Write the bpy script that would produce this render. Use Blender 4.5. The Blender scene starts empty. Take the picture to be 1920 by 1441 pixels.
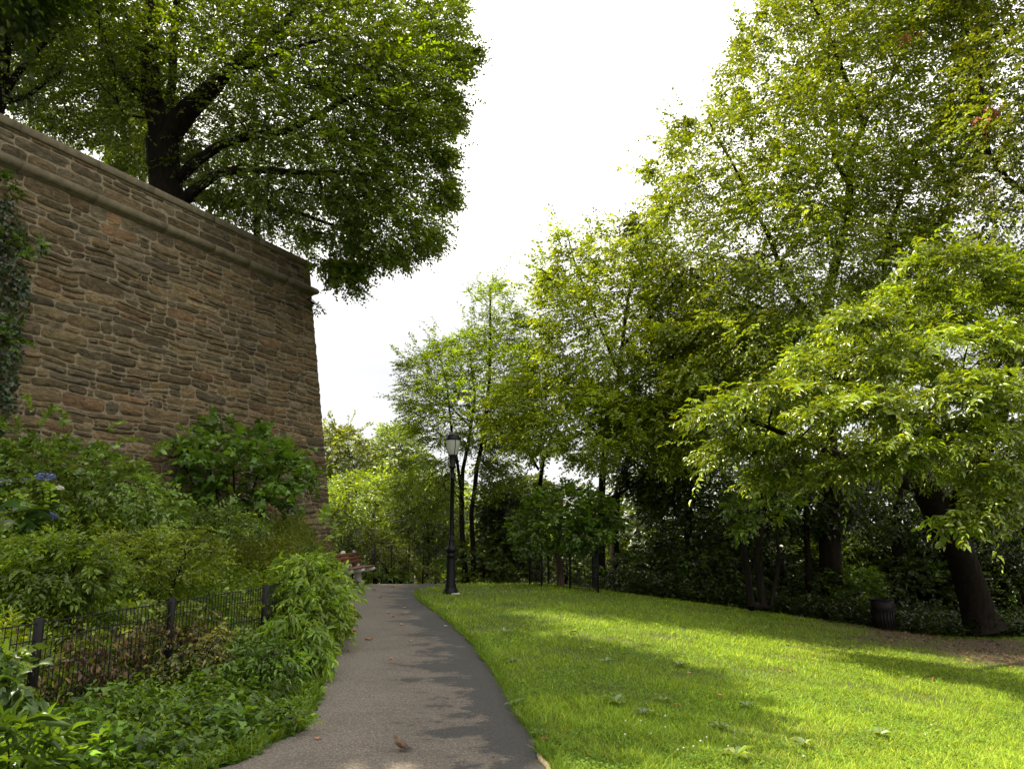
import bpy, math
import numpy as np
from mathutils import noise as mn, Vector

RG = np.random.default_rng(7)
col = bpy.context.scene.collection
sc = bpy.context.scene
F = 1387.0
CAMZ = 1.6
TH = math.atan((985 - 720.5) / F)
CT, ST = math.cos(TH), math.sin(TH)


def W(px, py, Y):
    """world point on the sight line of a photo pixel at world distance Y"""
    c = (px - 960) / F
    d = (720.5 - py) / F
    k = Y / (CT - d * ST)
    return np.array([c * k, Y, CAMZ + (ST + d * CT) * k])


# ------------------------------------------------------------------ terrain
XF_Y = [-12, 0, 5.8, 9.0, 12, 15, 19, 24, 40]
XF_X = [-7.8, -5.1, -3.71, -3.0, -3.3, -3.95, -4.9, -5.6, -7]


def xf(y):
    return np.interp(y, XF_Y, XF_X)


def xw(y):
    return -4.8 + (np.minimum(y, 19.8) - 19.8) * 0.461


def G(x, y):
    x = np.asarray(x, float); y = np.asarray(y, float)
    t = np.clip((x - 0.6) / 11.4, 0, 1.0)
    z = -1.45 * (t * t / (t + 0.07) * 1.07)
    u = np.clip((xf(y) - x) / np.maximum(xf(y) - xw(y), 0.5), 0, 1)
    hb = np.interp(y, [0, 12, 20, 24, 30], [1.7, 1.6, 0.8, 0.35, 0.0])
    z = z + hb * u ** 0.85
    z = z - 0.075 * np.clip(y - 21.2, 0, 38)
    m = np.clip((np.abs(y - 12) - 14) / 20, 0, 1)
    return z + m * 0.5 * np.sin(x * 0.21 + 1) * np.cos(y * 0.17)


# ------------------------------------------------------------------ mesh helpers
def tag(o, label=None, cat=None, group=None, kind=None):
    if label: o['label'] = label
    if cat: o['category'] = cat
    if group: o['group'] = group
    if kind: o['kind'] = kind
    return o


def empty(name, loc, label, cat, group=None):
    o = bpy.data.objects.new(name, None)
    col.objects.link(o)
    o.empty_display_size = 0.2
    o.location = [float(v) for v in loc]
    tag(o, label, cat, group)
    bpy.context.view_layer.update()
    return o


def mesh_obj(name, V, faces, mat, parent=None, C=None, smooth=False, local=False):
    """faces: list of int arrays (n,k)"""
    V = np.asarray(V, np.float32)
    if parent is not None and not local:
        V = V - np.array(parent.location[:], np.float32)
    me = bpy.data.meshes.new(name)
    me.vertices.add(len(V))
    me.vertices.foreach_set('co', V.ravel())
    faces = [np.asarray(f, np.int32) for f in faces if len(f)]
    nl = sum(f.size for f in faces); nf = sum(len(f) for f in faces)
    me.loops.add(nl)
    me.loops.foreach_set('vertex_index', np.concatenate([f.ravel() for f in faces]))
    me.polygons.add(nf)
    tot = np.concatenate([np.full(len(f), f.shape[1], np.int32) for f in faces])
    st = np.concatenate([[0], np.cumsum(tot)[:-1]]).astype(np.int32)
    me.polygons.foreach_set('loop_start', st)
    if smooth:
        me.polygons.foreach_set('use_smooth', np.ones(nf, bool))
    me.update(calc_edges=True)
    if C is not None:
        a = me.color_attributes.new('col', 'FLOAT_COLOR', 'POINT')
        cc = np.ones((len(V), 4), np.float32); cc[:, :3] = C
        a.data.foreach_set('color', cc.ravel())
    me.materials.append(mat)
    o = bpy.data.objects.new(name, me)
    col.objects.link(o)
    if parent is not None:
        o.parent = parent
    return o


class MB:
    def __init__(s):
        s.V = []; s.f = {}; s.n = 0; s.C = []

    def add(s, V, faces, c=None):
        V = np.asarray(V, float)
        for f in faces:
            f = np.asarray(f, int)
            if f.ndim == 1: f = f[None]
            s.f.setdefault(f.shape[1], []).append(f + s.n)
        s.V.append(V); s.n += len(V)
        if c is not None:
            s.C.append(np.broadcast_to(np.asarray(c, float), (len(V), 3)))

    def box(s, c, size, ax=None, c3=None, bev=0.0):
        x, y, z = [v / 2 for v in size]
        P = []
        b = min(bev, x * .9, y * .9, z * .9)
        if b <= 0:
            P = np.array([(i * x, j * y, k * z) for k in (-1, 1) for j in (-1, 1) for i in (-1, 1)], float)
            Q = [[0, 2, 3, 1], [4, 5, 7, 6], [0, 1, 5, 4], [2, 6, 7, 3], [0, 4, 6, 2], [1, 3, 7, 5]]
        else:
            def ring(xx, yy, zz, b):
                return [(xx, -yy + b, zz), (xx, yy - b, zz), (xx - b, yy, zz), (-xx + b, yy, zz), (-xx, yy - b, zz),
                        (-xx, -yy + b, zz), (-xx + b, -yy, zz), (xx - b, -yy, zz)]
            P = np.array(ring(x - b, y - b, -z, b * .6) + ring(x, y, -z + b, b) + ring(x, y, z - b, b) + ring(x - b, y - b, z, b * .6))
            Q = []
            for r in range(3):
                for i in range(8):
                    j = (i + 1) % 8
                    Q.append([r * 8 + i, r * 8 + j, r * 8 + 8 + j, r * 8 + 8 + i])
            s_top = [24 + i for i in range(8)]; s_bot = [7 - i for i in range(8)]
        if ax is not None:
            P = P @ np.asarray(ax, float)      # rows of ax = local axes in world
        P = P + np.asarray(c, float)
        if b <= 0:
            s.add(P, [np.array(Q)], c3)
        else:
            s.add(P, [np.array(Q), np.array([s_top]), np.array([s_bot])], c3)

    def tube(s, pts, rad, n=6, cap=True, c3=None):
        pts = np.asarray(pts, float); rad = np.broadcast_to(np.asarray(rad, float), (len(pts),))
        T = np.gradient(pts, axis=0)
        T /= np.linalg.norm(T, axis=1)[:, None] + 1e-9
        ref = np.array([0, 0, 1.0]) if abs(T[0][2]) < .9 else np.array([1.0, 0, 0])
        U = np.cross(T, ref); U /= np.linalg.norm(U, axis=1)[:, None] + 1e-9
        for i in range(1, len(U)):          # parallel transport
            u = U[i - 1] - T[i] * np.dot(U[i - 1], T[i]); U[i] = u / (np.linalg.norm(u) + 1e-9)
        Bn = np.cross(T, U)
        a = np.arange(n) * 2 * math.pi / n
        V = pts[:, None] + rad[:, None, None] * (np.cos(a)[None, :, None] * U[:, None] + np.sin(a)[None, :, None] * Bn[:, None])
        V = V.reshape(-1, 3)
        m = len(pts)
        i = np.arange(m - 1)[:, None] * n; j = np.arange(n)[None]; k = (j + 1) % n
        Q = np.stack([i + j, i + k, i + n + k, i + n + j], -1).reshape(-1, 4)
        fs = [Q]
        if cap:
            fs.append(np.array([[(m - 1) * n + q for q in range(n)]])); fs.append(np.array([[n - 1 - q for q in range(n)]]))
        s.add(V, fs, c3)

    def lathe(s, prof, c, n=16, ax=None, flute=0.0, c3=None):
        prof = np.asarray(prof, float)
        a = np.arange(n) * 2 * math.pi / n
        r = prof[:, 0][:, None] * (1 + flute * (np.arange(n) % 2)[None])
        V = np.stack([r * np.cos(a), r * np.sin(a), np.repeat(prof[:, 1][:, None], n, 1)], -1).reshape(-1, 3)
        if ax is not None: V = V @ np.asarray(ax, float)
        V = V + np.asarray(c, float)
        m = len(prof)
        i = np.arange(m - 1)[:, None] * n; j = np.arange(n)[None]; k = (j + 1) % n
        Q = np.stack([i + j, i + k, i + n + k, i + n + j], -1).reshape(-1, 4)
        s.add(V, [Q], c3)

    def build(s, name, mat, parent=None, smooth=False):
        V = np.concatenate(s.V)
        C = np.concatenate(s.C) if s.C and sum(len(c) for c in s.C) == len(V) else None
        return mesh_obj(name, V, [np.concatenate(v) for v in s.f.values()], mat, parent, C, smooth)


# ------------------------------------------------------------------ materials
def mat(name):
    m = bpy.data.materials.new(name); m.use_nodes = True
    nt = m.node_tree; b = nt.nodes['Principled BSDF']
    return m, nt, b


def N(nt, t, **kw):
    n = nt.nodes.new(t)
    for k, v in kw.items(): setattr(n, k, v)
    return n


def noise_node(nt, scale, detail=4, rough=.55, vec=None, dist=0.0):
    n = N(nt, 'ShaderNodeTexNoise'); n.inputs['Scale'].default_value = scale; n.inputs['Detail'].default_value = detail
    n.inputs['Roughness'].default_value = rough; n.inputs['Distortion'].default_value = dist
    if vec is not None: nt.links.new(vec, n.inputs['Vector'])
    return n


def ramp(nt, fac, stops):
    r = N(nt, 'ShaderNodeValToRGB')
    e = r.color_ramp.elements
    while len(e) < len(stops): e.new(.5)
    for q, (p, c) in zip(e, stops):
        q.position = p; q.color = (*c, 1) if len(c) == 3 else c
    nt.links.new(fac, r.inputs[0])
    return r


def mixc(nt, fac, a, b, mode='MIX'):
    m = N(nt, 'ShaderNodeMix', data_type='RGBA', blend_type=mode)
    for sock, v in ((m.inputs[0], fac), (m.inputs[6], a), (m.inputs[7], b)):
        if isinstance(v, (int, float)): sock.default_value = v
        elif isinstance(v, tuple): sock.default_value = (*v, 1)
        else: nt.links.new(v, sock)
    return m.outputs[2]


def bump(nt, b, h, strength, dist=0.02):
    n = N(nt, 'ShaderNodeBump'); n.inputs['Strength'].default_value = strength; n.inputs['Distance'].default_value = dist
    nt.links.new(h, n.inputs['Height']); nt.links.new(n.outputs[0], b.inputs['Normal'])


def obj_vec(nt, scale=(1, 1, 1), rot=(0, 0, 0)):
    t = N(nt, 'ShaderNodeTexCoord'); m = N(nt, 'ShaderNodeMapping')
    m.inputs['Scale'].default_value = scale; m.inputs['Rotation'].default_value = rot
    nt.links.new(t.outputs['Object'], m.inputs[0])
    return m.outputs[0]


def leaf_mat(name, trans=0.46, rough=0.36, spec=0.55, tint=(1.5, 1.35, .25)):
    m, nt, b = mat(name)
    a = N(nt, 'ShaderNodeAttribute', attribute_name='col')
    nt.links.new(a.outputs['Color'], b.inputs['Base Color'])
    b.inputs['Roughness'].default_value = rough
    b.inputs['Specular IOR Level'].default_value = spec
    t = N(nt, 'ShaderNodeBsdfTranslucent')
    nt.links.new(mixc(nt, 1.0, a.outputs['Color'], tint, 'MULTIPLY'), t.inputs[0])
    mx = N(nt, 'ShaderNodeMixShader'); mx.inputs[0].default_value = trans
    out = nt.nodes['Material Output']
    nt.links.new(b.outputs[0], mx.inputs[1]); nt.links.new(t.outputs[0], mx.inputs[2]); nt.links.new(mx.outputs[0], out.inputs[0])
    return m


M_LEAF = leaf_mat('leaf')
M_LEAF_GLOSS = leaf_mat('glossy_leaf', .4, .3, .75)
M_GRASS = leaf_mat('grass_blade', .38, .6, .18, (1.4, 1.2, .3))
M_DRY = leaf_mat('dry_leaf', .2, .7, .2, (1.1, .9, .6))


def bark(name, c1, c2, sc_=9):
    m, nt, b = mat(name)
    v = obj_vec(nt, (1, 1, .22))
    n = noise_node(nt, sc_, 6, .65, v, .4)
    nt.links.new(ramp(nt, n.outputs[0], [(.3, c1), (.7, c2)]).outputs[0], b.inputs['Base Color'])
    b.inputs['Roughness'].default_value = .95; b.inputs['Specular IOR Level'].default_value = .08
    bump(nt, b, n.outputs[0], .9, .05)
    return m


M_BARK = bark('dark_bark', (.007, .006, .005), (.026, .02, .015))
M_BARK2 = bark('brown_bark', (.04, .028, .019), (.15, .105, .07))


def plain(name, c, rough=.5, metal=0.0, spec=.5, nscale=30, var=.25, bstr=.15):
    m, nt, b = mat(name)
    n = noise_node(nt, nscale, 5, .6, obj_vec(nt))
    lo = tuple(v * (1 - var) for v in c); hi = tuple(min(1, v * (1 + var)) for v in c)
    nt.links.new(ramp(nt, n.outputs[0], [(.3, lo), (.7, hi)]).outputs[0], b.inputs['Base Color'])
    b.inputs['Roughness'].default_value = rough; b.inputs['Metallic'].default_value = metal
    b.inputs['Specular IOR Level'].default_value = spec
    bump(nt, b, n.outputs[0], bstr, .01)
    return m


M_IRON = plain('black_painted_iron', (.006, .006, .006), .42, 0, .14)
M_WIRE = plain('black_wire', (.006, .006, .006), .5, 0, .3)
M_CONC = plain('pale_concrete', (.5, .48, .44), .85, nscale=40)
M_SLAT = plain('reddish_wood', (.13, .043, .02), .6, nscale=18, var=.4)
M_CAN = plain('dark_steel', (.010, .008, .007), .45, .0, .15)

# stone with per-stone colour
M_STONE, nt, b = mat('schist_stone')
at = N(nt, 'ShaderNodeAttribute', attribute_name='col')
v1 = obj_vec(nt, (1, 1, 2.6), (0.15, .1, 0))
n1 = noise_node(nt, 5.5, 9, .72, v1, .8)
n2 = noise_node(nt, 46, 5, .7, v1, .5)
n3 = noise_node(nt, .55, 3, .5)
nt.links.new(obj_vec(nt), n3.inputs['Vector'])
mm = mixc(nt, 1.0, at.outputs['Color'], ramp(nt, n1.outputs[0], [(.30, (.32, .31, .31)), (.48, (.9, .9, .88)), (.68, (1.75, 1.68, 1.55))]).outputs[0], 'MULTIPLY')
mm = mixc(nt, 1.0, mm, ramp(nt, n2.outputs[0], [(.3, (.5, .5, .5)), (.7, (1.5, 1.5, 1.5))]).outputs[0], 'MULTIPLY')
mm = mixc(nt, 1.0, mm, ramp(nt, n3.outputs[0], [(.35, (.78, .78, .8)), (.65, (1.15, 1.12, 1.05))]).outputs[0], 'MULTIPLY')
nt.links.new(mm, b.inputs['Base Color']); b.inputs['Roughness'].default_value = .88
b.inputs['Specular IOR Level'].default_value = .25
ad = N(nt, 'ShaderNodeMath', operation='ADD'); nt.links.new(n1.outputs[0], ad.inputs[0])
ml = N(nt, 'ShaderNodeMath', operation='MULTIPLY'); ml.inputs[1].default_value = .35; nt.links.new(n2.outputs[0], ml.inputs[0])
nt.links.new(ml.outputs[0], ad.inputs[1]); bump(nt, b, ad.outputs[0], 1.0, .11)
M_MORTAR = plain('tan_mortar', (.195, .157, .103), .95, nscale=22, var=.35, bstr=.7)
M_COPING = plain('brownstone', (.125, .102, .062), .9, nscale=7, var=.3, bstr=.4)

# asphalt
M_ASPH, nt, b = mat('worn_asphalt')
uv = N(nt, 'ShaderNodeAttribute', attribute_name='col')       # r = position across the path
sep = N(nt, 'ShaderNodeSeparateColor'); nt.links.new(uv.outputs['Color'], sep.inputs[0])
na = noise_node(nt, 1.5, 8, .72, obj_vec(nt, (.75, 1, 1)), .3)
nb = noise_node(nt, 62, 6, .9, obj_vec(nt))
nc = noise_node(nt, 9, 9, .86, obj_vec(nt, (.6, 1.3, 1)))
s1 = N(nt, 'ShaderNodeMath', operation='MULTIPLY_ADD'); nt.links.new(sep.outputs[0], s1.inputs[0]); s1.inputs[1].default_value = .52
nt.links.new(na.outputs[0], s1.inputs[2])
s2 = N(nt, 'ShaderNodeMath', operation='MULTIPLY_ADD'); nt.links.new(nc.outputs[0], s2.inputs[0]); s2.inputs[1].default_value = .52
nt.links.new(s1.outputs[0], s2.inputs[2])
worn = ramp(nt, s2.outputs[0], [(.0, (.072, .061, .05)), (.60, (.10, .084, .069)), (.98, (.072, .059, .047)), (1.0, (.024, .022, .021))])
s3 = N(nt, 'ShaderNodeMath', operation='MULTIPLY'); nt.links.new(s2.outputs[0], s3.inputs[0]); s3.inputs[1].default_value = .78
nt.links.new(s3.outputs[0], worn.inputs[0])
worn.color_ramp.elements[1].position = .66; worn.color_ramp.elements[2].position = .86; worn.color_ramp.elements[3].position = .878
cc = mixc(nt, 1.0, worn.outputs[0], ramp(nt, nb.outputs[0], [(.36, (.22, .22, .22)), (.5, (.95, .95, .95)), (.62, (2.6, 2.55, 2.5))]).outputs[0], 'MULTIPLY')
nt.links.new(cc, b.inputs['Base Color']); b.inputs['Roughness'].default_value = .85
bump(nt, b, nb.outputs[0], .7, .006)

# ground: soil, moss, litter
M_SOIL, nt, b = mat('soil_and_moss')
at = N(nt, 'ShaderNodeAttribute', attribute_name='col')
n1 = noise_node(nt, 7, 8, .7, obj_vec(nt)); n2 = noise_node(nt, 60, 4, .7, obj_vec(nt))
mm = mixc(nt, 1.0, at.outputs['Color'], ramp(nt, n1.outputs[0], [(.3, (.55, .55, .55)), (.7, (1.4, 1.4, 1.4))]).outputs[0], 'MULTIPLY')
mm = mixc(nt, 1.0, mm, ramp(nt, n2.outputs[0], [(.3, (.5, .5, .5)), (.7, (1.5, 1.5, 1.5))]).outputs[0], 'MULTIPLY')
nt.links.new(mm, b.inputs['Base Color']); b.inputs['Roughness'].default_value = .95
bump(nt, b, n2.outputs[0], .8, .03)


# ------------------------------------------------------------------ leaves
SHAPES = {
    'diamond': (np.array([(0, 0, 0), (.5, .42, .14), (0, 1, -.1), (-.5, .42, .14)]), [np.array([[0, 1, 2], [0, 2, 3]])]),
    'leaf': (np.array([(0, 0, 0), (.4, .22, .10), (.42, .58, .12), (0, 1, -.16), (-.42, .58, .12), (-.4, .22, .10), (0, .5, -.0)]),
             [np.array([[0, 1, 6], [1, 2, 6], [2, 3, 6], [3, 4, 6], [4, 5, 6], [5, 0, 6]])]),
    'ivy': (np.array([(0, .12, 0), (.3, 0, .05), (.55, .35, .02), (.3, .5, .07), (0, 1, -.12), (-.3, .5, .07), (-.55, .35, .02), (-.3, 0, .05)]),
            [np.array([[0, 1, 2], [0, 2, 3], [0, 3, 4], [0, 4, 5], [0, 5, 6], [0, 6, 7]])]),
}


def unit(v):
    return v / (np.linalg.norm(v, axis=-1, keepdims=True) + 1e-9)


def leaf_arrays(P, A, Nn, L, Wd, C, shape):
    T, fs = SHAPES[shape]
    A = unit(A); S = unit(np.cross(A, Nn)); Nn = np.cross(S, A)
    V = (P[:, None] + (T[None, :, 0:1] * Wd[:, None, None]) * S[:, None] + (T[None, :, 1:2] * L[:, None, None]) * A[:, None]
         + (T[None, :, 2:3] * L[:, None, None]) * Nn[:, None])
    k = len(T); n = len(P)
    off = (np.arange(n) * k)[:, None, None]
    out = [(f[None] + off).reshape(-1, f.shape[1]) for f in fs]
    CC = np.repeat(C, k, axis=0)
    return V.reshape(-1, 3), out, CC


def leaf_obj(name, P, A, Nn, L, Wd, C, shape, material, parent=None):
    V, f, CC = leaf_arrays(P, A, Nn, L, Wd, C, shape)
    return mesh_obj(name, V, f, material, parent, np.clip(CC, 0, 1))


def colors(n, base, var=.22, yellow=.12, rg=RG):
    base = np.asarray(base)
    k = np.exp(rg.normal(0, var, (n, 1)))
    c = base[None] * k
    y = (rg.random((n, 1)) < yellow)
    c = np.where(y, c * np.array([1.5, 1.25, .9]), c)
    return c


def sprays(centers, R, rg, n_per, leaf_L, ratio, base, droop, flat, out_dir, k=9, twig_len=.5, var=.22, yellow=.1, clump=.25,
           hang=.35, weights=None):
    """leafy twigs scattered round cluster centres -> leaf params and twig lines"""
    nc_ = len(centers)
    R = np.broadcast_to(np.asarray(R, float), (nc_,))
    idx = np.repeat(np.arange(nc_), n_per)
    S = len(idx)
    d = unit(rg.normal(size=(S, 3)))
    r = rg.random((S, 1)) ** .45
    off = d * r * R[idx][:, None]
    off[:, 2] *= flat
    O = centers[idx] + off
    D = unit(out_dir[idx] * .8 + d * .75 + rg.normal(0, .3, (S, 3)))
    D[:, 2] = D[:, 2] * .55 - droop
    D = unit(D)
    ell = twig_len * rg.uniform(.6, 1.3, S) * (.45 + .55 * R / R.max())[idx]
    side = unit(np.cross(D, np.array([0, 0, 1.0]) + rg.normal(0, .35, (S, 3))))
    up = np.cross(side, D)
    j = np.arange(k)
    t = (j + .5) / k
    sgn = np.where(j % 2 == 0, 1.0, -1.0)
    P = O[:, None] + D[:, None] * (ell[:, None] * t[None])[..., None]
    P[:, :, 2] -= (ell[:, None] * (t[None] ** 2)) * .25
    ang = rg.normal(.95, .25, (S, k))
    ang[:, -1] = .1
    A = D[:, None] * np.cos(ang)[..., None] + side[:, None] * (np.sin(ang) * sgn[None])[..., None]
    A = A + rg.normal(0, .2, A.shape)
    A[..., 2] -= hang * rg.random((S, k))
    Nn = up[:, None] + rg.normal(0, .45, (S, k, 3))
    L = leaf_L * rg.uniform(.45, 1.32, (S, k)) * (1 - .25 * np.abs(t[None] - .5))
    cl = np.exp(rg.normal(0, clump, (nc_, 1)))[idx]
    C = colors(S * k, base, var, yellow, rg).reshape(S, k, 3) * cl[:, None]
    n = S * k
    return (P.reshape(n, 3), A.reshape(n, 3), Nn.reshape(n, 3), L.reshape(n), L.reshape(n) * ratio, C.reshape(n, 3)), (O - D * ell[:, None] * .15, D, ell)


def twig_mesh(O, D, ell, r=.0035):
    """three-sided slivers, all at once"""
    S = len(O)
    side = unit(np.cross(D, np.array([0.1, .2, 1.0]))); up = np.cross(side, D)
    E = O + D * ell[:, None] * 1.1; E[:, 2] -= ell * .25
    Mi = O + D * ell[:, None] * .55; Mi[:, 2] -= ell * .07
    ring = [side, -side * .5 + up * .87, -side * .5 - up * .87]
    V = np.stack([O + q * r for q in ring] + [Mi + q * r * .7 for q in ring] + [E], 1)
    fq = []; ft = []
    for a in range(3):
        b_ = (a + 1) % 3
        fq.append([a, b_, 3 + b_, 3 + a]); ft.append([3 + a, 3 + b_, 6])
    off = (np.arange(S) * 7)[:, None, None]
    return V.reshape(-1, 3), (np.array(fq)[None] + off).reshape(-1, 4), (np.array(ft)[None] + off).reshape(-1, 3)


def in_poly(pts, poly):
    x, y = pts[:, 0], pts[:, 1]; ins = np.zeros(len(pts), bool)
    n = len(poly); j = n - 1
    for i in range(n):
        xi, yi = poly[i]; xj, yj = poly[j]
        c = ((yi > y) != (yj > y)) & (x < (xj - xi) * (y - yi) / ((yj - yi) + 1e-9) + xi)
        ins ^= c; j = i
    return ins


def edge_dist(pts, poly):
    d = np.full(len(pts), 1e9)
    n = len(poly)
    for i in range(n):
        a = np.array(poly[i], float); b_ = np.array(poly[(i + 1) % n], float); ab = b_ - a
        t = np.clip(((pts - a) @ ab) / (ab @ ab + 1e-9), 0, 1)
        d = np.minimum(d, np.linalg.norm(pts - (a + t[:, None] * ab), axis=1))
    return d


def crown_points(poly, Yc, thick, n, rg, inset=12):
    poly = [tuple(p) for p in poly]
    a = np.array(poly, float); lo, hi = a.min(0), a.max(0)
    cand = rg.uniform(lo, hi, (n * 60, 2))
    cand = cand[in_poly(cand, poly)]
    ed = edge_dist(cand, poly)
    inset = min(inset, .3 * ed.max())
    cand, ed = cand[ed > inset], ed[ed > inset]
    Rm = max(ed.max(), 1)
    q = np.sqrt(np.clip(1 - (1 - np.clip(ed / Rm, 0, 1)) ** 2, 0.05, 1))
    u = rg.uniform(-1, 1, len(cand))
    Y = Yc + thick * q * np.sign(u) * np.abs(u) ** .7
    P = np.array([W(p[0], p[1], y) for p, y in zip(cand, Y)])
    # greedy spacing
    vol_r = (np.ptp(P[:, 0]) * np.ptp(P[:, 2]) * max(thick * 1.4, .3) / n) ** (1 / 3) * .62
    em = ed * Y / F
    keep = []
    for i in range(len(P)):
        if not keep or np.min(np.linalg.norm(P[keep] - P[i], axis=1)) > vol_r:
            keep.append(i)
            if len(keep) >= n: break
    return P[keep], em[keep]


def grow(limbs, C, rg, tip=.012, sag=.12):
    """limbs: list of polylines [(xyz, r)], C: cluster centres. returns chains [(pts, rad)]"""
    nodes = []; par = []; lock = []
    for pl in limbs:
        prev = -1
        if nodes:
            dd = [np.linalg.norm(nd - pl[0][0]) for nd in nodes]; prev = int(np.argmin(dd))
            if dd[prev] > pl[0][1] * 4 + 1.0: prev = -1
        for i, (p, r) in enumerate(pl):
            steps = 1 if i == 0 else max(1, int(np.linalg.norm(p - pl[i - 1][0]) / .7))
            for s_ in range(1, steps + 1):
                if i == 0: q = np.array(p, float); rr = r
                else:
                    f = s_ / steps; q = pl[i - 1][0] * (1 - f) + p * f + rg.normal(0, .015, 3); rr = pl[i - 1][1] * (1 - f) + r * f
                nodes.append(q); par.append(prev); lock.append(rr); prev = len(nodes) - 1
    chains = []
    nl = len(nodes)
    # limb chains
    start = 0
    k = 0
    base0 = np.mean([l[0][0] for l in limbs], 0)
    A0 = np.array(nodes)
    order = np.argsort([np.min(np.linalg.norm(A0 - c, axis=1)) for c in C])
    for ci in order:
        c = C[ci]
        A = np.array(nodes)
        dist = np.linalg.norm(A - c, axis=1)
        pen = dist + .8 * np.maximum(0, A[:, 2] - c[2])      # prefer joining from below
        pen = pen + np.where(A[:, 2] < base0[2] + .35 * (c[2] - base0[2]), .8, 0)
        b_ = int(np.argmin(pen))
        p0 = A[b_]; L = np.linalg.norm(c - p0)
        if L < .12: continue
        pd = (p0 - A[par[b_]]) if par[b_] >= 0 else np.array([0, 0, 1.0])
        pd = pd / (np.linalg.norm(pd) + 1e-9)
        n_ = max(2, int(L / .45))
        c1 = p0 + pd * L * .3 + np.array([0, 0, .1 * L])
        wob = rg.normal(0, .05 * L, 3)
        prev = b_
        for s_ in range(1, n_ + 1):
            t = s_ / n_
            q = (1 - t) ** 2 * p0 + 2 * t * (1 - t) * (c1 + wob) + t * t * c
            q = q + rg.normal(0, .02 * min(L, 1.5), 3) * (1 if s_ < n_ else 0)
            nodes.append(q); par.append(prev); lock.append(0); prev = len(nodes) - 1
    n = len(nodes)
    A = np.array(nodes); R2 = np.zeros(n)
    kids = [[] for _ in range(n)]
    for i, p in enumerate(par):
        if p >= 0: kids[p].append(i)
    e = 2.3
    rad = np.zeros(n)
    for i in range(n - 1, -1, -1):
        s_ = sum(rad[k_] ** e for k_ in kids[i] if k_ > i) if kids[i] else tip ** e
        rad[i] = max(s_ ** (1 / e), tip) * 1.01
        if lock[i] > 0: rad[i] = lock[i]
        elif rad[i] > .25: rad[i] = .25
    # cap children by parent
    for i in range(n):
        if par[i] >= 0 and lock[i] == 0: rad[i] = min(rad[i], rad[par[i]] * .92)
    used = set()
    for i in range(n):
        if par[i] < 0 or (par[i] >= 0 and kids[par[i]][0] != i):
            ch = [par[i]] if par[i] >= 0 else []
            j = i
            while True:
                ch.append(j)
                if not kids[j]: break
                j = kids[j][0]
            if len(ch) > 1:
                rr = rad[ch].copy()
                if par[i] >= 0: rr[0] = rr[1] * 1.15
                chains.append((A[ch], rr))
    return chains


def tree(name, label, cat, limbs, crowns, seed, leaf_L=.08, ratio=.62, base=(.07, .12, .012), n_per=26, k=9, rc=.7, flat=.6,
         droop=.15, twig_len=.45, shape='diamond', material=None, bark_m=None, group=None, tip=.012, hang=.35, yellow=.1, clump=.25,
         var=.22, twigs=True, root=None, lthin=1.0, clear=(), shoots=0, shoot_len=.9, shoot_up=.35, trunk_name='trunk', crown_name='crown', twig_r=.004, extra_centers=None):
    """limbs: [[(px,py,Y,rpx), ...], ...] ; crowns: [(poly, Y, thick, n)]"""
    rg = np.random.default_rng(seed)
    LB = []
    for l in limbs:
        LB.append([(W(a, b_, c), r * c / F * (lthin if r < 16 else 1)) for a, b_, c, r in l])
    loc = np.array(LB[0][0][0]) if root is None else np.array(root)
    e = empty(name, loc, label, cat, group)
    Cs = []; Es = []
    for poly, Yc, th, n in crowns:
        c_, e_ = crown_points(poly, Yc, th, n, rg)
        dp = c_[:, 1] * CT + (c_[:, 2] - CAMZ) * ST
        pp = np.stack([960 + c_[:, 0] * F / dp, 720.5 - ((c_[:, 2] - CAMZ) * CT - c_[:, 1] * ST) * F / dp], 1)
        kp = np.ones(len(c_), bool)
        for cp, ymax in clear: kp &= ~(in_poly(pp, cp) & (c_[:, 1] < ymax))
        c_, e_ = c_[kp], e_[kp]
        Cs.append(c_); Es.append(e_)
    C = np.concatenate(Cs); E = np.concatenate(Es)
    gz = G(C[:, 0], C[:, 1])
    ok = C[:, 2] > gz + .1
    C = C[ok]; Rc = rc * np.clip(E[ok] / rc, .38, 1)
    ch = grow(LB, C, rg, tip)
    mb = MB()
    for p, r in ch:
        mb.tube(p, r, 10 if r[0] > .1 else (6 if r[0] > .03 else 4), cap=False)
    cen = C.mean(0); cen[2] -= .15 * np.ptp(C[:, 2])
    out = unit(C - cen)
    lf, tw = sprays(C, Rc, rg, n_per, leaf_L, ratio, base, droop, flat, out, k, twig_len, var, yellow, clump, hang)
    if shoots:
        Eo = E[ok]
        wgt = np.clip(1.6 - Eo / rc, .02, 2) ** 2
        pick = rg.choice(len(C), shoots, p=wgt / wgt.sum())
        od = out[pick] + rg.normal(0, .25, (shoots, 3)); od[:, 2] += shoot_up
        lf2, tw2 = sprays(C[pick] + od * .3, np.full(shoots, .2), rg, 1, leaf_L * 1.05, ratio, np.array(base) * 1.12, -.15 if shoot_up > 0 else .05, 1.0, od * 2.5, 15, shoot_len, var, yellow, .15, hang * .8)
        lf = tuple(np.concatenate(a) for a in zip(lf, lf2)); tw = tuple(np.concatenate(a) for a in zip(tw, tw2))
    lowcut = lf[0][:, 2] > G(lf[0][:, 0], lf[0][:, 1]) + .02
    lf = tuple(a[lowcut] for a in lf)
    if twigs:
        V, q, t = twig_mesh(*tw, r=twig_r)
        mb.add(V, [q, t])
    mb.build(trunk_name, bark_m or M_BARK, e, smooth=True)
    leaf_obj(crown_name, *lf, shape, material or M_LEAF, e)
    return e


# ------------------------------------------------------------------ terrain meshes
def axis(a0, a1, b0, b1, fine, coarse):
    return np.concatenate([np.arange(a0, b0, coarse), np.arange(b0, b1, fine), np.arange(b1, a1 + coarse, coarse)])


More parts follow.
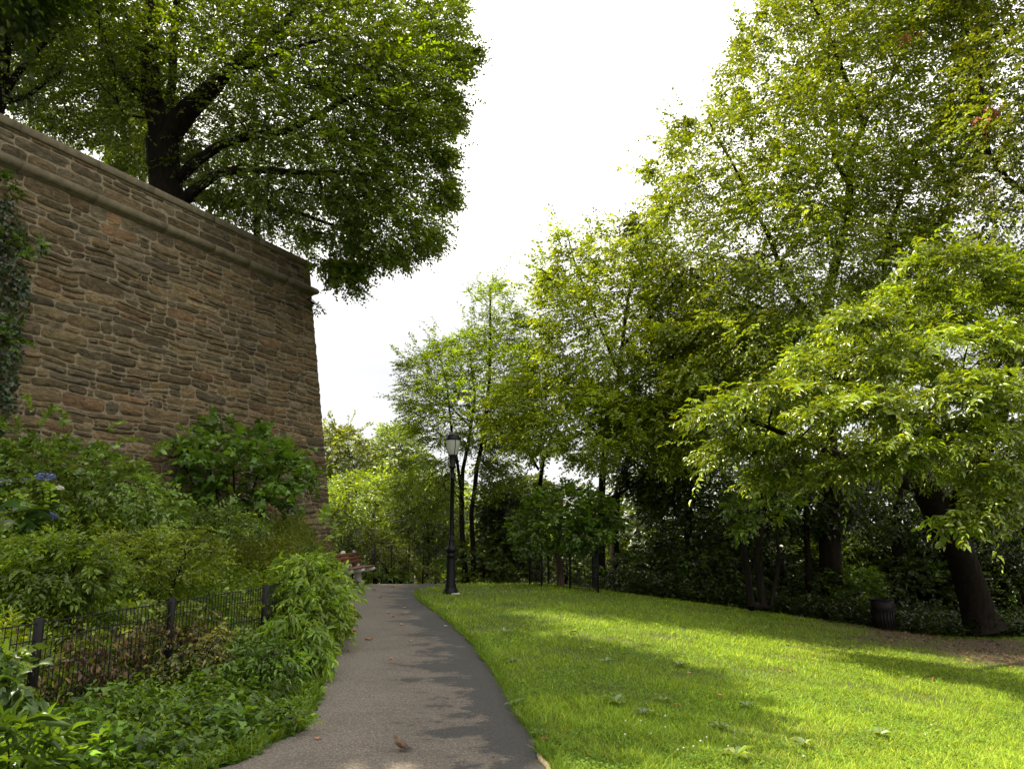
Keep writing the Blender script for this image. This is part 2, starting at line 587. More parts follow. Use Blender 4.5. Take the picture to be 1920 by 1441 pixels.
DIRT = [(11.0, 20.3, 3.6, 1.9), (13, 17.5, 7, 3.2), (17, 15, 6, 3.5)]


def dirt_mask(x, y):
    m = np.zeros(np.shape(x))
    for cx, cy, rx, ry in DIRT:
        m = np.maximum(m, 1 - np.sqrt(((x - cx) / rx) ** 2 + ((y - cy) / ry) ** 2))
    wob = .16 * np.sin(x * 2.1 + y * .7) * np.sin(y * 2.7 - x * .6) + .1 * np.sin(x * 5.3 + 1) * np.sin(y * 6.1)
    return np.clip((m + wob) * 2.4, 0, 1)


xs = axis(-220, 220, -14, 24, .3, 6); ys = axis(-30, 320, 0, 34, .3, 6)
X, Y = np.meshgrid(xs, ys)
Z = G(X, Y)
nx, ny = len(xs), len(ys)
V = np.stack([X, Y, Z], -1).reshape(-1, 3)
i = (np.arange(ny - 1) * nx)[:, None] + np.arange(nx - 1)[None]
Q = np.stack([i, i + 1, i + nx + 1, i + nx], -1).reshape(-1, 4)
dm = dirt_mask(X, Y)[..., None]
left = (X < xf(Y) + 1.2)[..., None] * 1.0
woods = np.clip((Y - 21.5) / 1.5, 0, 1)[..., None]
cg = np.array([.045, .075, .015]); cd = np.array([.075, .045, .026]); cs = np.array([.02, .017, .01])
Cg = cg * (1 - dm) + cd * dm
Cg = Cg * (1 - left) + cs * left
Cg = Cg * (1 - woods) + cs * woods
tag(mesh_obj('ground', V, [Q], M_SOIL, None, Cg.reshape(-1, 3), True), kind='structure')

# path
LE = np.array([(-3.2, 3.2), (-2.6, 4.3), (-2.05, 5.2), (-1.76, 5.8), (-1.7, 6.5), (-1.85, 7.5), (-2.2, 9.4), (-2.65, 11.8), (-3.2, 14.4), (-3.75, 17), (-4.1, 19.3), (-3.9, 21.4), (-2.6, 23.2), (0, 24.4), (4, 25.3)])
RE = np.array([(.75, 2.6), (.42, 4.0), (.27, 4.9), (.18, 5.6), (.08, 6.5), (-.05, 7.6), (-.3, 9.2), (-.72, 11.5), (-1.35, 14.1), (-1.9, 16.2), (-2.3, 18.3), (-2.25, 19.9), (-1.5, 21.2), (.6, 22.3), (4.4, 23.2)])


def dens(P, m=8):
    t = np.arange(len(P)); tt = np.linspace(0, len(P) - 1, (len(P) - 1) * m + 1)
    out = []
    for d in range(2):
        # catmull-rom
        y = P[:, d]; r = []
        for v in tt:
            i0 = min(int(v), len(P) - 2); f = v - i0
            p0, p1, p2, p3 = y[max(i0 - 1, 0)], y[i0], y[i0 + 1], y[min(i0 + 2, len(P) - 1)]
            r.append(.5 * (2 * p1 + (p2 - p0) * f + (2 * p0 - 5 * p1 + 4 * p2 - p3) * f * f + (3 * p1 - p0 - 3 * p2 + p3) * f ** 3))
        out.append(r)
    return np.array(out).T


le, re = dens(LE, 8), dens(RE, 8)
jag = np.array([mn.noise(Vector((q[0] * 3, q[1] * 3, 0))) + .6 * mn.noise(Vector((q[0] * 11, q[1] * 11, 2))) for q in re]) * .05
re[:, 0] += jag
jag = np.array([mn.noise(Vector((q[0] * 2.3, q[1] * 2.3, 5))) for q in le]) * .09
le[:, 0] += jag
K = 13
u = np.linspace(0, 1, K)
PP = le[:, None] * (1 - u)[None, :, None] + re[:, None] * u[None, :, None]
zz = G(PP[..., 0], PP[..., 1]) + .012
V = np.concatenate([PP, zz[..., None]], -1).reshape(-1, 3)
m_ = len(le)
i = (np.arange(m_ - 1) * K)[:, None] + np.arange(K - 1)[None]
Q = np.stack([i, i + 1, i + K + 1, i + K], -1).reshape(-1, 4)
Cp = np.zeros((m_, K, 3)); Cp[..., 0] = u[None]
o = mesh_obj('path', V, [Q], M_ASPH, None, Cp.reshape(-1, 3), True)
tag(o, kind='structure')

# pale edging strip on the lawn side of the path
M_EDGE = plain('weathered_edging', (.34, .25, .17), .9, nscale=25, var=.4)
mb = MB()
ei = 0
a_ = 0
segs = [(4, 17), (19, 24), (33, 39), (46, 49)]
EDGL = ['pale edging strip at the bottom of the picture, longest exposed piece beside the path', 'short exposed piece of pale edging just beyond the longest piece', 'short exposed piece of pale edging halfway up the path', 'small farthest exposed piece of pale edging beside the path']
for (s0, s1), lab in zip(segs, EDGL):
    mb = MB()
    p = re[s0:s1 + 1]
    t = np.gradient(p, axis=0); t = t / np.linalg.norm(t, axis=1)[:, None]
    nrm = np.stack([t[:, 1], -t[:, 0]], 1)
    w = .035
    h = .028
    ring = []
    for off, z in ((.0, -.02), (.0, h * .8), (.006, h), (w - .006, h), (w, h * .7), (w, -.02)):
        q = p + nrm * off
        ring.append(np.concatenate([q, (G(q[:, 0], q[:, 1]) + z)[:, None]], 1))
    Vr = np.stack(ring, 1); n6 = 6
    ii = (np.arange(len(p) - 1) * n6)[:, None] + np.arange(n6 - 1)[None]
    Qr = np.stack([ii, ii + 1, ii + n6 + 1, ii + n6], -1).reshape(-1, 4)
    caps = [np.array([[5, 4, 3, 2, 1, 0]]), np.array([[(len(p) - 1) * 6 + k_ for k_ in range(6)]])]
    mb.add(Vr.reshape(-1, 3), [Qr] + caps)
    tag(mb.build('path_edging', M_EDGE), lab, 'edging', 'exposed pieces of path edging')

# ------------------------------------------------------------------ stone wall
WD = np.array([-.419, -.908, 0.0])             # along the wall, toward the camera side
WN = np.array([.908, -.419, 0.0])              # outward normal of the face
B0 = np.array([-4.58, 19.9, 0.0])              # corner at path level
H_TOP = W(580, 495, 19.8)[2]
PAR = .92
BAT = .101
WLEN = 16.0


def wall_pt(uu, vv, dd, origin=B0, D=WD, Nn=WN, rbat=.078):
    """u along the wall from the corner, v up, d outwards; both faces lean back"""
    uu = np.asarray(uu, float); vv = np.asarray(vv, float); dd = np.asarray(dd, float)
    c = rbat * vv * np.clip(1 - uu / 2.2, 0, 1)
    return origin + D * (uu + c)[..., None] + Nn * (dd - BAT * vv)[..., None] + np.array([0, 0, 1.0]) * vv[..., None]


rgw = np.random.default_rng(3)
PAL = np.array([(.115, .088, .062), (.10, .080, .062), (.135, .105, .075), (.085, .076, .068), (.15, .11, .07), (.095, .088, .082),
                (.13, .088, .062), (.12, .10, .068), (.17, .135, .10), (.075, .064, .054), (.15, .092, .065)])


def stones(mb, u0, u1, v0, v1, hmin, hmax, wmin, wmax, d0=0.0, depth=(.02, .055), rough=1.0, pfun=wall_pt, wav=.05, tint=1.0):
    v = v0
    rows = []
    while v < v1 - .05:
        h = rgw.uniform(hmin, hmax)
        if v + h > v1 - .08: h = v1 - v
        rows.append((v, v + h)); v += h
    quads = []
    for (a, b_) in rows:
        uu = u0 - (0 if rgw.random() < 2 else 0)
        first = True
        while uu < u1 - .02:
            w = rgw.uniform(wmin, wmax) * (.75 + .5 * (b_ - a) / hmax)
            if first: w = rgw.uniform(.35, .8)
            if u1 - (uu + w) < wmin * .6: w = u1 - uu
            r = rgw.random()
            hh = b_ - a
            if r < .34 and hh > .18:
                s_ = a + hh * rgw.uniform(.35, .65); quads += [(uu, uu + w, a, s_), ]
                if w > .5 and rgw.random() < .55:
                    f = rgw.uniform(.35, .65); quads += [(uu, uu + w * f, s_, b_), (uu + w * f, uu + w, s_, b_)]
                else: quads += [(uu, uu + w, s_, b_)]
            elif r < .34 and hh > .15:
                f = min(.25, .12 / w); s_ = a + hh * .5
                quads += [(uu, uu + w * (1 - f), a, b_), (uu + w * (1 - f), uu + w, a, s_), (uu + w * (1 - f), uu + w, s_, b_)]
            else:
                quads.append((uu, uu + w, a, b_))
            uu += w; first = False

    def warp(uu, vv):
        z = mn.noise(Vector((uu * .7, vv * .9, 3.1))) * wav * 1.6 + mn.noise(Vector((uu * 2.3, vv * 2.3, 9.0))) * wav * .7
        x = mn.noise(Vector((uu * 1.6, vv * 1.9, 17.0))) * wav * 1.3
        return uu + x * min(1, (uu - u0) / .3), vv + z * min(1, max(0, (v1 - vv) / .25), max(.0, (vv - v0 + .05) / .2))
    for (a, b_, c, d) in quads:
        w, h = b_ - a, d - c
        g = .005 + rgw.random() * .008
        nu = max(5, int(w / .055)); nv = max(5, int(h / .045))
        sd = rgw.random() * 100
        D = rgw.uniform(*depth); tl = rgw.uniform(-.012, .012); tl2 = rgw.uniform(-.012, .018)
        ju = rgw.uniform(-.22, .22) * h
        pw = rgw.uniform(.05, .13)
        Vs = []
        for jv in range(nv + 1):
            t = jv / nv
            for iu in range(nu + 1):
                s_ = iu / nu
                x = a + g + (w - 2 * g) * s_; y = c + g + (h - 2 * g) * t
                # rounded corners
                ex = abs(2 * s_ - 1); ey = abs(2 * t - 1)
                cr = max(0, ex ** 7 * ey ** 5) * .14 * h
                x -= math.copysign(cr, s_ - .5); y -= math.copysign(cr * .7, t - .5)
                x += ju * (t - .5) * (1 - .5 * ex)
                e = min(s_, 1 - s_) * w; f = min(t, 1 - t) * h
                rim = min(1, min(e, f) / (pw * .24))
                prof = math.sqrt(max(0, 1 - (1 - rim) ** 2))
                edge_n = mn.noise(Vector((x * 9, y * 9, sd)))
                if rim < .99:
                    y += edge_n * .013; x += mn.noise(Vector((y * 9, x * 9, sd + 7))) * .016
                st = mn.noise(Vector((x * 3.2 + y * .8, y * 13, sd)))
                n2_ = mn.noise(Vector((x * 12, y * 16, sd)))
                dd = d0 + prof * (D + (tl * (2 * s_ - 1) + tl2 * (2 * t - 1)) + (.024 * st + .013 * n2_) * rough) - (1 - prof) * .003
                x, y = warp(x, y)
                Vs.append(pfun(x, y, dd))
        ii = (np.arange(nv) * (nu + 1))[:, None] + np.arange(nu)[None]
        Qs = np.stack([ii, ii + 1, ii + nu + 2, ii + nu + 1], -1).reshape(-1, 4)
        c3 = (PAL[rgw.integers(len(PAL))] * .6 + PAL[0] * .4) * 1.55 * rgw.uniform(.72, 1.35) * tint * np.array([1.0, .975, .80])
        if rgw.random() < .05: c3 = np.array([.25, .195, .14])
        mb.add(np.array(Vs), [Qs], c3)


we = empty('stone_wall', B0, 'tall battered brown rubble stone retaining wall with parapet', 'wall')
mb = MB()
VM = H_TOP - PAR
stones(mb, .0, WLEN, -.1, VM - .02, .11, .27, .22, .8, wav=.06, depth=(.01, .045))
mb.build('wall_face', M_STONE, we, smooth=True)
mb = MB()
stones(mb, .0, WLEN, VM + .16, H_TOP - .17, .2, .27, .35, .9, d0=.02, depth=(.012, .03), wav=.006, tint=.9)
mb.build('parapet', M_STONE, we, smooth=True)
# mortar body: solid battered block behind the stones with wavy surface, with the return wall
mb = MB()
us = np.linspace(-.0, WLEN, 60); vs = np.linspace(-.3, H_TOP - .17, 40)
for dirn in (0,):
    UU, VV = np.meshgrid(us, vs)
    dd = np.where(VV > VM + .1, .024, .0) - .006
    Vm = wall_pt(UU, VV, dd).reshape(-1, 3)
    nu = len(us)
    ii = (np.arange(len(vs) - 1) * nu)[:, None] + np.arange(nu - 1)[None]
    mb.add(Vm, [np.stack([ii, ii + 1, ii + nu + 1, ii + nu], -1).reshape(-1, 4)])
# return face and back
UU, VV = np.meshgrid(np.linspace(0, 8, 30), vs)
back = wall_pt(np.zeros_like(UU), VV, 0.0) - WN * UU[..., None] - 0.012 * 0
nu = 30
ii = (np.arange(len(vs) - 1) * nu)[:, None] + np.arange(nu - 1)[None]
mb.add(back.reshape(-1, 3), [np.stack([ii, ii + nu, ii + nu + 1, ii + 1], -1).reshape(-1, 4)])
mb.build('mortar', M_MORTAR, we)


# stones of the return wall (jagged silhouette at the corner)
def ret_pt(x, y, dd):
    p = wall_pt(0.0, y, 0.0)
    return p - WN * x - WD * (dd)


mb = MB()
stones(mb, -.02, 1.4, -.1, VM - .02, .16, .34, .35, .8, pfun=ret_pt, depth=(.02, .075), wav=.03)
mb.build('return_face', M_STONE, we, smooth=True)


# moulding and coping, swept round the corner
def sweep_profile(prof, name, material, jn):
    mb = MB()
    cuts = np.concatenate([[0], np.cumsum(rgw.uniform(1.1, 1.7, 14))]); cuts = cuts[cuts < WLEN]
    cuts = np.append(cuts, WLEN)
    P2 = np.array(prof)      # (d, v)
    k_ = len(P2)
    for a, b_ in zip(cuts[:-1], cuts[1:]):
        n_ = 6
        jit = rgw.uniform(-.004, .004)
        UU = np.linspace(a + (0 if a == 0 else .004), b_ - .004, n_)
        Vp = []
        for uu in UU:
            if a == 0 and uu == UU[0]:
                uuv = -np.maximum(P2[:, 0], 0)            # mitre at the corner
            else: uuv = np.full(k_, uu)
            Vp.append(wall_pt(uuv, np.minimum(P2[:, 1], 99), P2[:, 0] + jit))
        Vp = np.array(Vp).reshape(-1, 3)
        ii = (np.arange(n_ - 1) * k_)[:, None] + np.arange(k_ - 1)[None]
        Qp = np.stack([ii, ii + k_, ii + k_ + 1, ii + 1], -1).reshape(-1, 4)
        mb.add(Vp, [Qp, np.array([list(range(k_))]), np.array([[(n_ - 1) * k_ + q for q in range(k_ - 1, -1, -1)]])])
    # the return
    Vp = []
    for uu in np.linspace(0, 8, 8):
        base_ = wall_pt(-np.maximum(P2[:, 0], 0), P2[:, 1], P2[:, 0] if uu == 0 else P2[:, 0] * 0)
        Vp.append(base_ - WN * uu)
    Vp = np.array(Vp).reshape(-1, 3)
    ii = (np.arange(7) * k_)[:, None] + np.arange(k_ - 1)[None]
    mb.add(Vp, [np.stack([ii, ii + 1, ii + k_ + 1, ii + k_], -1).reshape(-1, 4)])
    mb.build(name, material, we)


arc = [(.0 + .03 + .13 * math.sin(t), VM + .06 - .11 * math.cos(t) + .03) for t in np.linspace(.15, math.pi * .78, 9)]
sweep_profile([(-.06, VM - .055), (.03, VM - .05)] + arc + [(.035, VM + .19), (-.06, VM + .2)], 'moulding', M_COPING, 0)
sweep_profile([(-.45, H_TOP - .172), (.055, H_TOP - .17), (.075, H_TOP - .15), (.075, H_TOP - .02), (.06, H_TOP), (-.38, H_TOP + .01), (-.45, H_TOP - .02)], 'coping', M_COPING, 0)

# terrace ground behind the wall
TER = H_TOP - 1.05
A_ = wall_pt(0.1, TER, -.2); B_ = wall_pt(WLEN + 25, TER, -.2)
C_ = B_ - WN * 45; D_ = A_ - WN * 45
gx = 24
Vt = []
for s_ in np.linspace(0, 1, gx):
    for t in np.linspace(0, 1, gx):
        p = (A_ * (1 - s_) + B_ * s_) * (1 - t) + (D_ * (1 - s_) + C_ * s_) * t
        p[2] = TER + .4 * math.sin(p[0] * .3) * t
        Vt.append(p)
ii = (np.arange(gx - 1) * gx)[:, None] + np.arange(gx - 1)[None]
tag(mesh_obj('terrace_ground', np.array(Vt), [np.stack([ii, ii + 1, ii + gx + 1, ii + gx], -1).reshape(-1, 4)], M_SOIL, None, np.full((gx * gx, 3), .05), True), kind='structure')

# ------------------------------------------------------------------ street lamp
def rot_ax(deg, tilt=0):
    a = math.radians(deg)
    return np.array([(math.cos(a), math.sin(a), 0), (-math.sin(a), math.cos(a), 0), (0, 0, 1)])


LX, LY = W(845, 1104, 18.3)[0], 18.3
LZ = float(G(LX, LY))
S_ = 18.3 / F
lamp = empty('street_lamp', (LX, LY, LZ), 'black cast iron lamp post with acorn glass lantern beside the path bend', 'street lamp')


def pz(px):
    return LZ + (1105 - px) * S_ * 1.012


mb = MB()
mb.lathe([(.0, 0), (.19, 0), (.19, .05), (.175, .07), (.17, .11), (.14, .14), (.135, .17), (.0, .18)], (LX, LY, LZ), 8)
mb.build('base', M_IRON, lamp)
mb = MB()
mb.lathe([(.128, .14), (.13, .2), (.112, .24), (.108, .8), (.1, .86), (.12, .88), (.122, .91), (.09, .94), (.1, .97), (.128, 1.0), (.13, 1.04), (.115, 1.09), (.08, 1.12), (.085, 1.15), (.062, 1.18), (.075, 1.24), (.06, 1.3), (.055, 1.36), (.0, 1.37)],
         (LX, LY, LZ), 16, flute=.05)
for k in range(8):
    a = k * math.pi / 4
    mb.lathe([(0, -.035), (.025, -.025), (.034, 0), (.025, .025), (0, .035)], (LX + .12 * math.cos(a), LY + .12 * math.sin(a), LZ + 1.03), 8)
mb.build('pedestal', M_IRON, lamp, smooth=False)
mb = MB()
zt = pz(880) - LZ
mb.lathe([(.06, 1.3), (.058, 1.4), (.047, zt - .28), (.06, zt - .27), (.062, zt - .24), (.048, zt - .23), (.046, zt - .02), (.07, zt), (0, zt)], (LX, LY, LZ), 16, flute=-.12)
mb.build('shaft', M_IRON, lamp)
z0 = pz(880); z1 = pz(857); z2 = pz(829); z3 = pz(815)
mb = MB()
mb.lathe([(0, z0 - .02), (.065, z0 - .02), (.085, z0), (.087, z0 + .04), (.07, z0 + .05), (.095, z1 - .02), (.103, z1), (.1, z1 + .012), (0, z1 + .012)], (LX, LY, 0), 20)
mb.build('collar', M_IRON, lamp, smooth=False)
mg, ntg, bg = mat('lantern_glass')
bg.inputs['Base Color'].default_value = (.62, .64, .58, 1); bg.inputs['Roughness'].default_value = .18
tr = N(ntg, 'ShaderNodeBsdfTranslucent'); tr.inputs[0].default_value = (.85, .87, .82, 1)
mx = N(ntg, 'ShaderNodeMixShader'); mx.inputs[0].default_value = .65
ntg.links.new(bg.outputs[0], mx.inputs[1]); ntg.links.new(tr.outputs[0], mx.inputs[2]); ntg.links.new(mx.outputs[0], ntg.nodes['Material Output'].inputs[0])
mb = MB()
hh = z2 - z1
mb.lathe([(.098, z1 + .005), (.118, z1 + .12 * hh), (.145, z1 + .32 * hh), (.168, z1 + .58 * hh), (.181, z1 + .82 * hh), (.183, z1 + hh)], (LX, LY, 0), 28)
mb.build('globe', mg, lamp, smooth=True)
for k in range(4):
    a = math.radians(25 + 90 * k)
    pts = [(LX + (r + .005) * math.cos(a), LY + (r + .005) * math.sin(a), z) for r, z in [(.098, z1), (.118, z1 + .12 * hh), (.145, z1 + .32 * hh), (.168, z1 + .58 * hh), (.181, z1 + .82 * hh), (.183, z1 + hh)]]
    mb = MB(); mb.tube(pts, .0085, 6); mb.build('rib', M_IRON, lamp)
mb = MB()
hc = z3 - z2
mb.lathe([(.18, z2 - .012), (.192, z2 - .008), (.192, z2 + .02), (.183, z2 + .03), (.174, z2 + .35 * hc), (.15, z2 + .6 * hc), (.115, z2 + .78 * hc), (.07, z2 + .88 * hc), (.06, z2 + .93 * hc), (.03, z2 + 1.0 * hc), (0, z2 + 1.02 * hc)], (LX, LY, 0), 28)
mb.build('cap', M_IRON, lamp, smooth=True)

# concrete footing that shows at the lamp base
mb = MB(); mb.box((LX + .13, LY - .10, LZ + .01), (.2, .2, .04), bev=.01)
mb.build('footing', M_CONC, lamp)

# ------------------------------------------------------------------ bench
BX, BY = -4.72, 20.3
bz = float(G(BX, BY)) + .0
bench = empty('park_bench', (BX, BY, bz), 'park bench with white concrete supports and reddish wooden slats at the far path bend', 'bench')
bd = np.array([.16, .987, 0]); bf = np.array([.987, -.16, 0]); zup = np.array([0, 0, 1.0])
AX = np.array([bd, bf, zup])
BO = np.array([BX, BY, bz])


def bp(l, f, z): return BO + bd * l + bf * f + zup * z


for l in (0.0, .85, 1.7):
    mb = MB()
    # side profile of the concrete support: foot, seat arm with rounded nose, leaning back with round head
    back_c = [(-.02, 0), (-.03, .2), (.0, .34), (-.03, .46), (-.09, .62), (-.15, .80), (-.165, .86)]
    wid = [.11, .075, .075, .055, .05, .05, .045]
    for (f0, za), (f1, zb), wa, wb in zip(back_c[:-1], back_c[1:], wid[:-1], wid[1:]):
        pass
    prof = [(-.15, 0), (.17, 0), (.16, .05), (.09, .09), (.08, .24), (.14, .30), (.30, .335), (.44, .34), (.50, .365), (.515, .40), (.49, .435), (.42, .44), (.2, .42), (.06, .43),
            (.02, .52), (-.03, .66), (-.075, .80), (-.075, .86), (-.10, .90), (-.145, .91), (-.185, .885), (-.19, .84), (-.17, .74), (-.12, .56), (-.09, .40), (-.09, .24), (-.1, .09), (-.15, .05)]
    n_ = len(prof)
    A1 = [bp(l - .055, f, z) for f, z in prof]; A2 = [bp(l + .055, f, z) for f, z in prof]
    A0_ = [bp(l - .045, f * .985, z * .99 + .003) for f, z in prof]
    Vb = np.array(A1 + A2)
    cen1 = bp(l - .055, 0.0, .3); cen2 = bp(l + .055, 0.0, .3)
    Qb = np.array([[i_, (i_ + 1) % n_, n_ + (i_ + 1) % n_, n_ + i_] for i_ in range(n_)])
    mb.add(Vb, [Qb, np.array([list(range(n_))[::-1]]), np.array([list(range(n_, 2 * n_))])])
    mb.build('support', M_CONC, bench)
for f, z in ((.10, .455), (.21, .457), (.32, .462), (.43, .465)):
    mb = MB(); mb.box(bp(.85, f, z), (2.0, .09, .035), AX, bev=.006); mb.build('seat_slat', M_SLAT, bench)
for f, z in ((.0, .60), (-.035, .70), (-.075, .80)):
    tl = math.radians(18)
    ax = np.array([bd, bf * math.cos(tl) + zup * math.sin(tl), -bf * math.sin(tl) + zup * math.cos(tl)])
    mb = MB(); mb.box(bp(.85, f + .03, z), (2.0, .03, .085), ax, bev=.006); mb.build('back_slat', M_SLAT, bench)

# ------------------------------------------------------------------ trash can
TY = 21.5
tx = W(1658, 1168, TY)[0]; tz = float(G(tx, TY)) - .01
can = empty('trash_can', (tx, TY, tz), 'dark open-topped steel trash can on bare dirt under the right trees', 'trash can')
lean = np.array([(1, 0, .02), (0, 1, 0), (-.02, 0, 1.0)])
mb = MB()
mb.lathe([(0, .02), (.262, .02), (.268, .0), (.272, .05), (.278, .52), (.29, .57), (.292, .60), (.30, .84), (.285, .84), (.275, .6), (.26, .05), (0, .05)], (tx, TY, tz), 24, lean)
mb.build('barrel', M_CAN, can, smooth=True)
for z, r in ((.555, .292), (.848, .306), (.06, .277)):
    mb = MB()
    a = np.linspace(0, 2 * math.pi, 29)
    mb.tube(np.stack([tx + r * np.cos(a) - .02 * z, TY + r * np.sin(a), tz + z + .02 * r * np.cos(a)], 1), .013, 8, cap=False)
    mb.build('hoop', M_IRON, can, smooth=True)
mb = MB()
for k in range(20):
    a = k * math.pi / 10
    mb.box((tx + .283 * math.cos(a) - .005, TY + .283 * math.sin(a), tz + .3), (.012, .045, .46), rot_ax(math.degrees(a)))
mb.build('staves', M_CAN, can)

# ------------------------------------------------------------------ sparrow
M_BIRD, nt, b = mat('sparrow_plumage')
vb = obj_vec(nt, (1, 1, 1))
nn = noise_node(nt, 90, 4, .7, vb)
at = N(nt, 'ShaderNodeAttribute', attribute_name='col')
nt.links.new(mixc(nt, 1.0, at.outputs['Color'], ramp(nt, nn.outputs[0], [(.35, (.4, .4, .4)), (.65, (1.5, 1.5, 1.5))]).outputs[0], 'MULTIPLY'), b.inputs['Base Color'])
b.inputs['Roughness'].default_value = .85
bw = W(750, 1371, 5.72); bx_, by_ = bw[0], 5.72
bzz = float(G(bx_, by_)) + .012
bp0 = np.array([bx_, by_, bzz])
bird = empty('sparrow', bp0, 'small brown sparrow standing on the asphalt path', 'bird')
fw = unit(np.array([-.93, .35, 0.0])); sdw = np.array([-fw[1], fw[0], 0])


def brd(f, s_, z): return bp0 + fw * f + sdw * s_ + zup * z


spine = [(-.088, .026, .003, .010), (-.070, .027, .005, .013), (-.052, .030, .009, .015), (-.036, .036, .017, .019), (-.016, .043, .0235, .024), (.004, .052, .025, .026),
         (.020, .062, .022, .023), (.028, .073, .016, .017), (.033, .083, .0145, .0145), (.037, .091, .0125, .012), (.040, .097, .008, .008), (.0415, .1005, .002, .002)]
nB = 14
Vb = []
pts = [brd(f, 0, z) for f, z, _, _ in spine]
T_ = unit(np.gradient(np.array(pts), axis=0))
Cb = []
for (f, z, h, w), p, t in zip(spine, pts, T_):
    upv = unit(np.cross(t, sdw)); upv = upv if upv[2] > 0 or abs(upv[2]) < .3 else -upv
    for k in range(nB):
        a = 2 * math.pi * k / nB
        Vb.append(p + sdw * w * math.cos(a) + upv * h * math.sin(a))
        top_ = math.sin(a) * (1 if upv @ np.array([0, 0, 1]) > 0 else 1)
        if f < -.045: c_ = (.05, .032, .02)
        elif top_ > .1: c_ = (.10, .055, .028)
        else: c_ = (.17, .125, .08)
        if f > .03 and top_ > .3: c_ = (.055, .04, .025)
        Cb.append(c_)
ii = (np.arange(len(spine) - 1) * nB)[:, None]; jj = np.arange(nB)[None]; kk = (jj + 1) % nB
Qb = np.stack([ii + jj, ii + kk, ii + nB + kk, ii + nB + jj], -1).reshape(-1, 4)
mesh_obj('body', np.array(Vb), [Qb, np.array([list(range(nB - 1, -1, -1))]), np.array([[(len(spine) - 1) * nB + k for k in range(nB)]])], M_BIRD, bird, np.array(Cb), True)
for s_ in (-1, 1):
    mb = MB()
    ws = [(.012, .060, .004), (.000, .056, .013), (-.018, .048, .016), (-.038, .038, .011), (-.060, .031, .005), (-.078, .027, .001)]
    for lay in range(1):
        Vw = []
        for f, z, h in ws:
            o_ = .024 if f > -.03 else (.024 - (-.03 - f) * .3)
            Vw += [brd(f, s_ * (o_ + .003), z + h * .6), brd(f, s_ * (o_ + .0065), z - h * .2), brd(f, s_ * (o_ + .001), z - h)]
        Qw = []
        for r in range(len(ws) - 1):
            for k in range(2):
                Qw.append([r * 3 + k, r * 3 + k + 1, r * 3 + 4 + k, r * 3 + 3 + k])
        mb.add(np.array(Vw), [np.array(Qw)], (.08, .042, .022))
    mb.build('wing', M_BIRD, bird, smooth=True)
    mb = MB()
    mb.tube([brd(-.002, s_ * .010, .034), brd(-.010, s_ * .011, .018), brd(-.002, s_ * .012, .002)], [.004, .0018, .0014], 6)
    for q in (-.35, 0, .35):
        mb.tube([brd(-.002, s_ * .012, .002), brd(.012 * math.cos(q), s_ * .012 + .012 * math.sin(q), .0015)], [.0014, .0008], 5)
    mb.tube([brd(-.002, s_ * .012, .002), brd(-.013, s_ * .012, .0015)], [.0014, .0008], 5)
    mb.build('leg', plain('bird_leg' , (.2, .12, .08), .6), bird)
    mb = MB(); mb.lathe([(0, -.0022), (.0018, -.0012), (.0022, 0), (.0018, .0012), (0, .0022)], brd(.038, s_ * .0125, .087), 8); mb.build('eye', M_IRON, bird)
mb = MB(); mb.tube([brd(.044, 0, .087), brd(.054, 0, .086), brd(.060, 0, .0845)], [.0048, .0028, .0004], 8); mb.build('beak', plain('bird_beak', (.05, .04, .03), .4), bird, smooth=True)

# ------------------------------------------------------------------ wire fences
def fence(name, label, pts, H, post_at, spacing=.052, rows=(.06, .3, .52, .72, .84), group=None, rr=.0042, pr=.042, gate=None):
    pts = np.array(pts, float)
    seg = np.r_[0, np.cumsum(np.linalg.norm(np.diff(pts, axis=0), axis=1))]
    L = seg[-1]

    def at_(s_): return np.array([np.interp(s_, seg, pts[:, 0]), np.interp(s_, seg, pts[:, 1])])
    e = empty(name, (*at_(0), float(G(*at_(0)))), label, 'fence', group)
    mb = MB()
    s_ = 0
    rgf = np.random.default_rng(int(L * 100))
    while s_ < L:
        p = at_(s_); z = float(G(*p))
        mb.tube([(p[0], p[1], z + .03), (p[0] + rgf.normal(0, .004), p[1], z + H * .5), (p[0], p[1], z + H - .01)], rr, 4, cap=False); s_ += spacing
    ss = np.arange(0, L, .25)
    for h in rows:
        q = np.array([(*at_(v), float(G(*at_(v))) + h * H / .86 + .004 * math.sin(v * 7)) for v in ss])
        mb.tube(q, rr * 1.25, 4, cap=False)
    mb.build('wire_mesh', M_WIRE, e)
    for v in post_at:
        p = at_(v); z = float(G(*p))
        mb = MB()
        mb.box((p[0], p[1] + pr * .2, z + H * .5), (pr * 1.5, pr * 1.1, H + .04), rot_ax(12), bev=.006)
        mb.build('post', M_IRON, e)
    return e


FP = [(-4.9, 1.2), (-3.56, 5.8), (-3.28, 7.4), (-2.92, 9.05), (-3.1, 11), (-3.6, 13.3), (-4.1, 15.5), (-4.9, 18.6)]
sg = np.r_[0, np.cumsum(np.linalg.norm(np.diff(np.array(FP), axis=0), axis=1))]
fence('wire_fence', 'low black wire mesh fence holding back the planted bank, left of the path', FP, .9, [sg[1], sg[2], sg[3], sg[3] + 1.9, sg[3] + 3.8, sg[3] + 5.7, sg[3] + 7.6])
F2 = [(-5.3, 21.6), (-4.1, 22.6), (-3.2, 23.6), (-2.5, 25.0), (-1.7, 26.3)]
sg2 = np.r_[0, np.cumsum(np.linalg.norm(np.diff(np.array(F2), axis=0), axis=1))]
fence('wire_fence', 'thin post and wire fence behind the bench along the far side of the path', F2, 1.15, [sg2[1] * .55, sg2[1], sg2[1] + .65, sg2[2], sg2[2] + .8, sg2[3], sg2[4] - .02], .1, pr=.03)
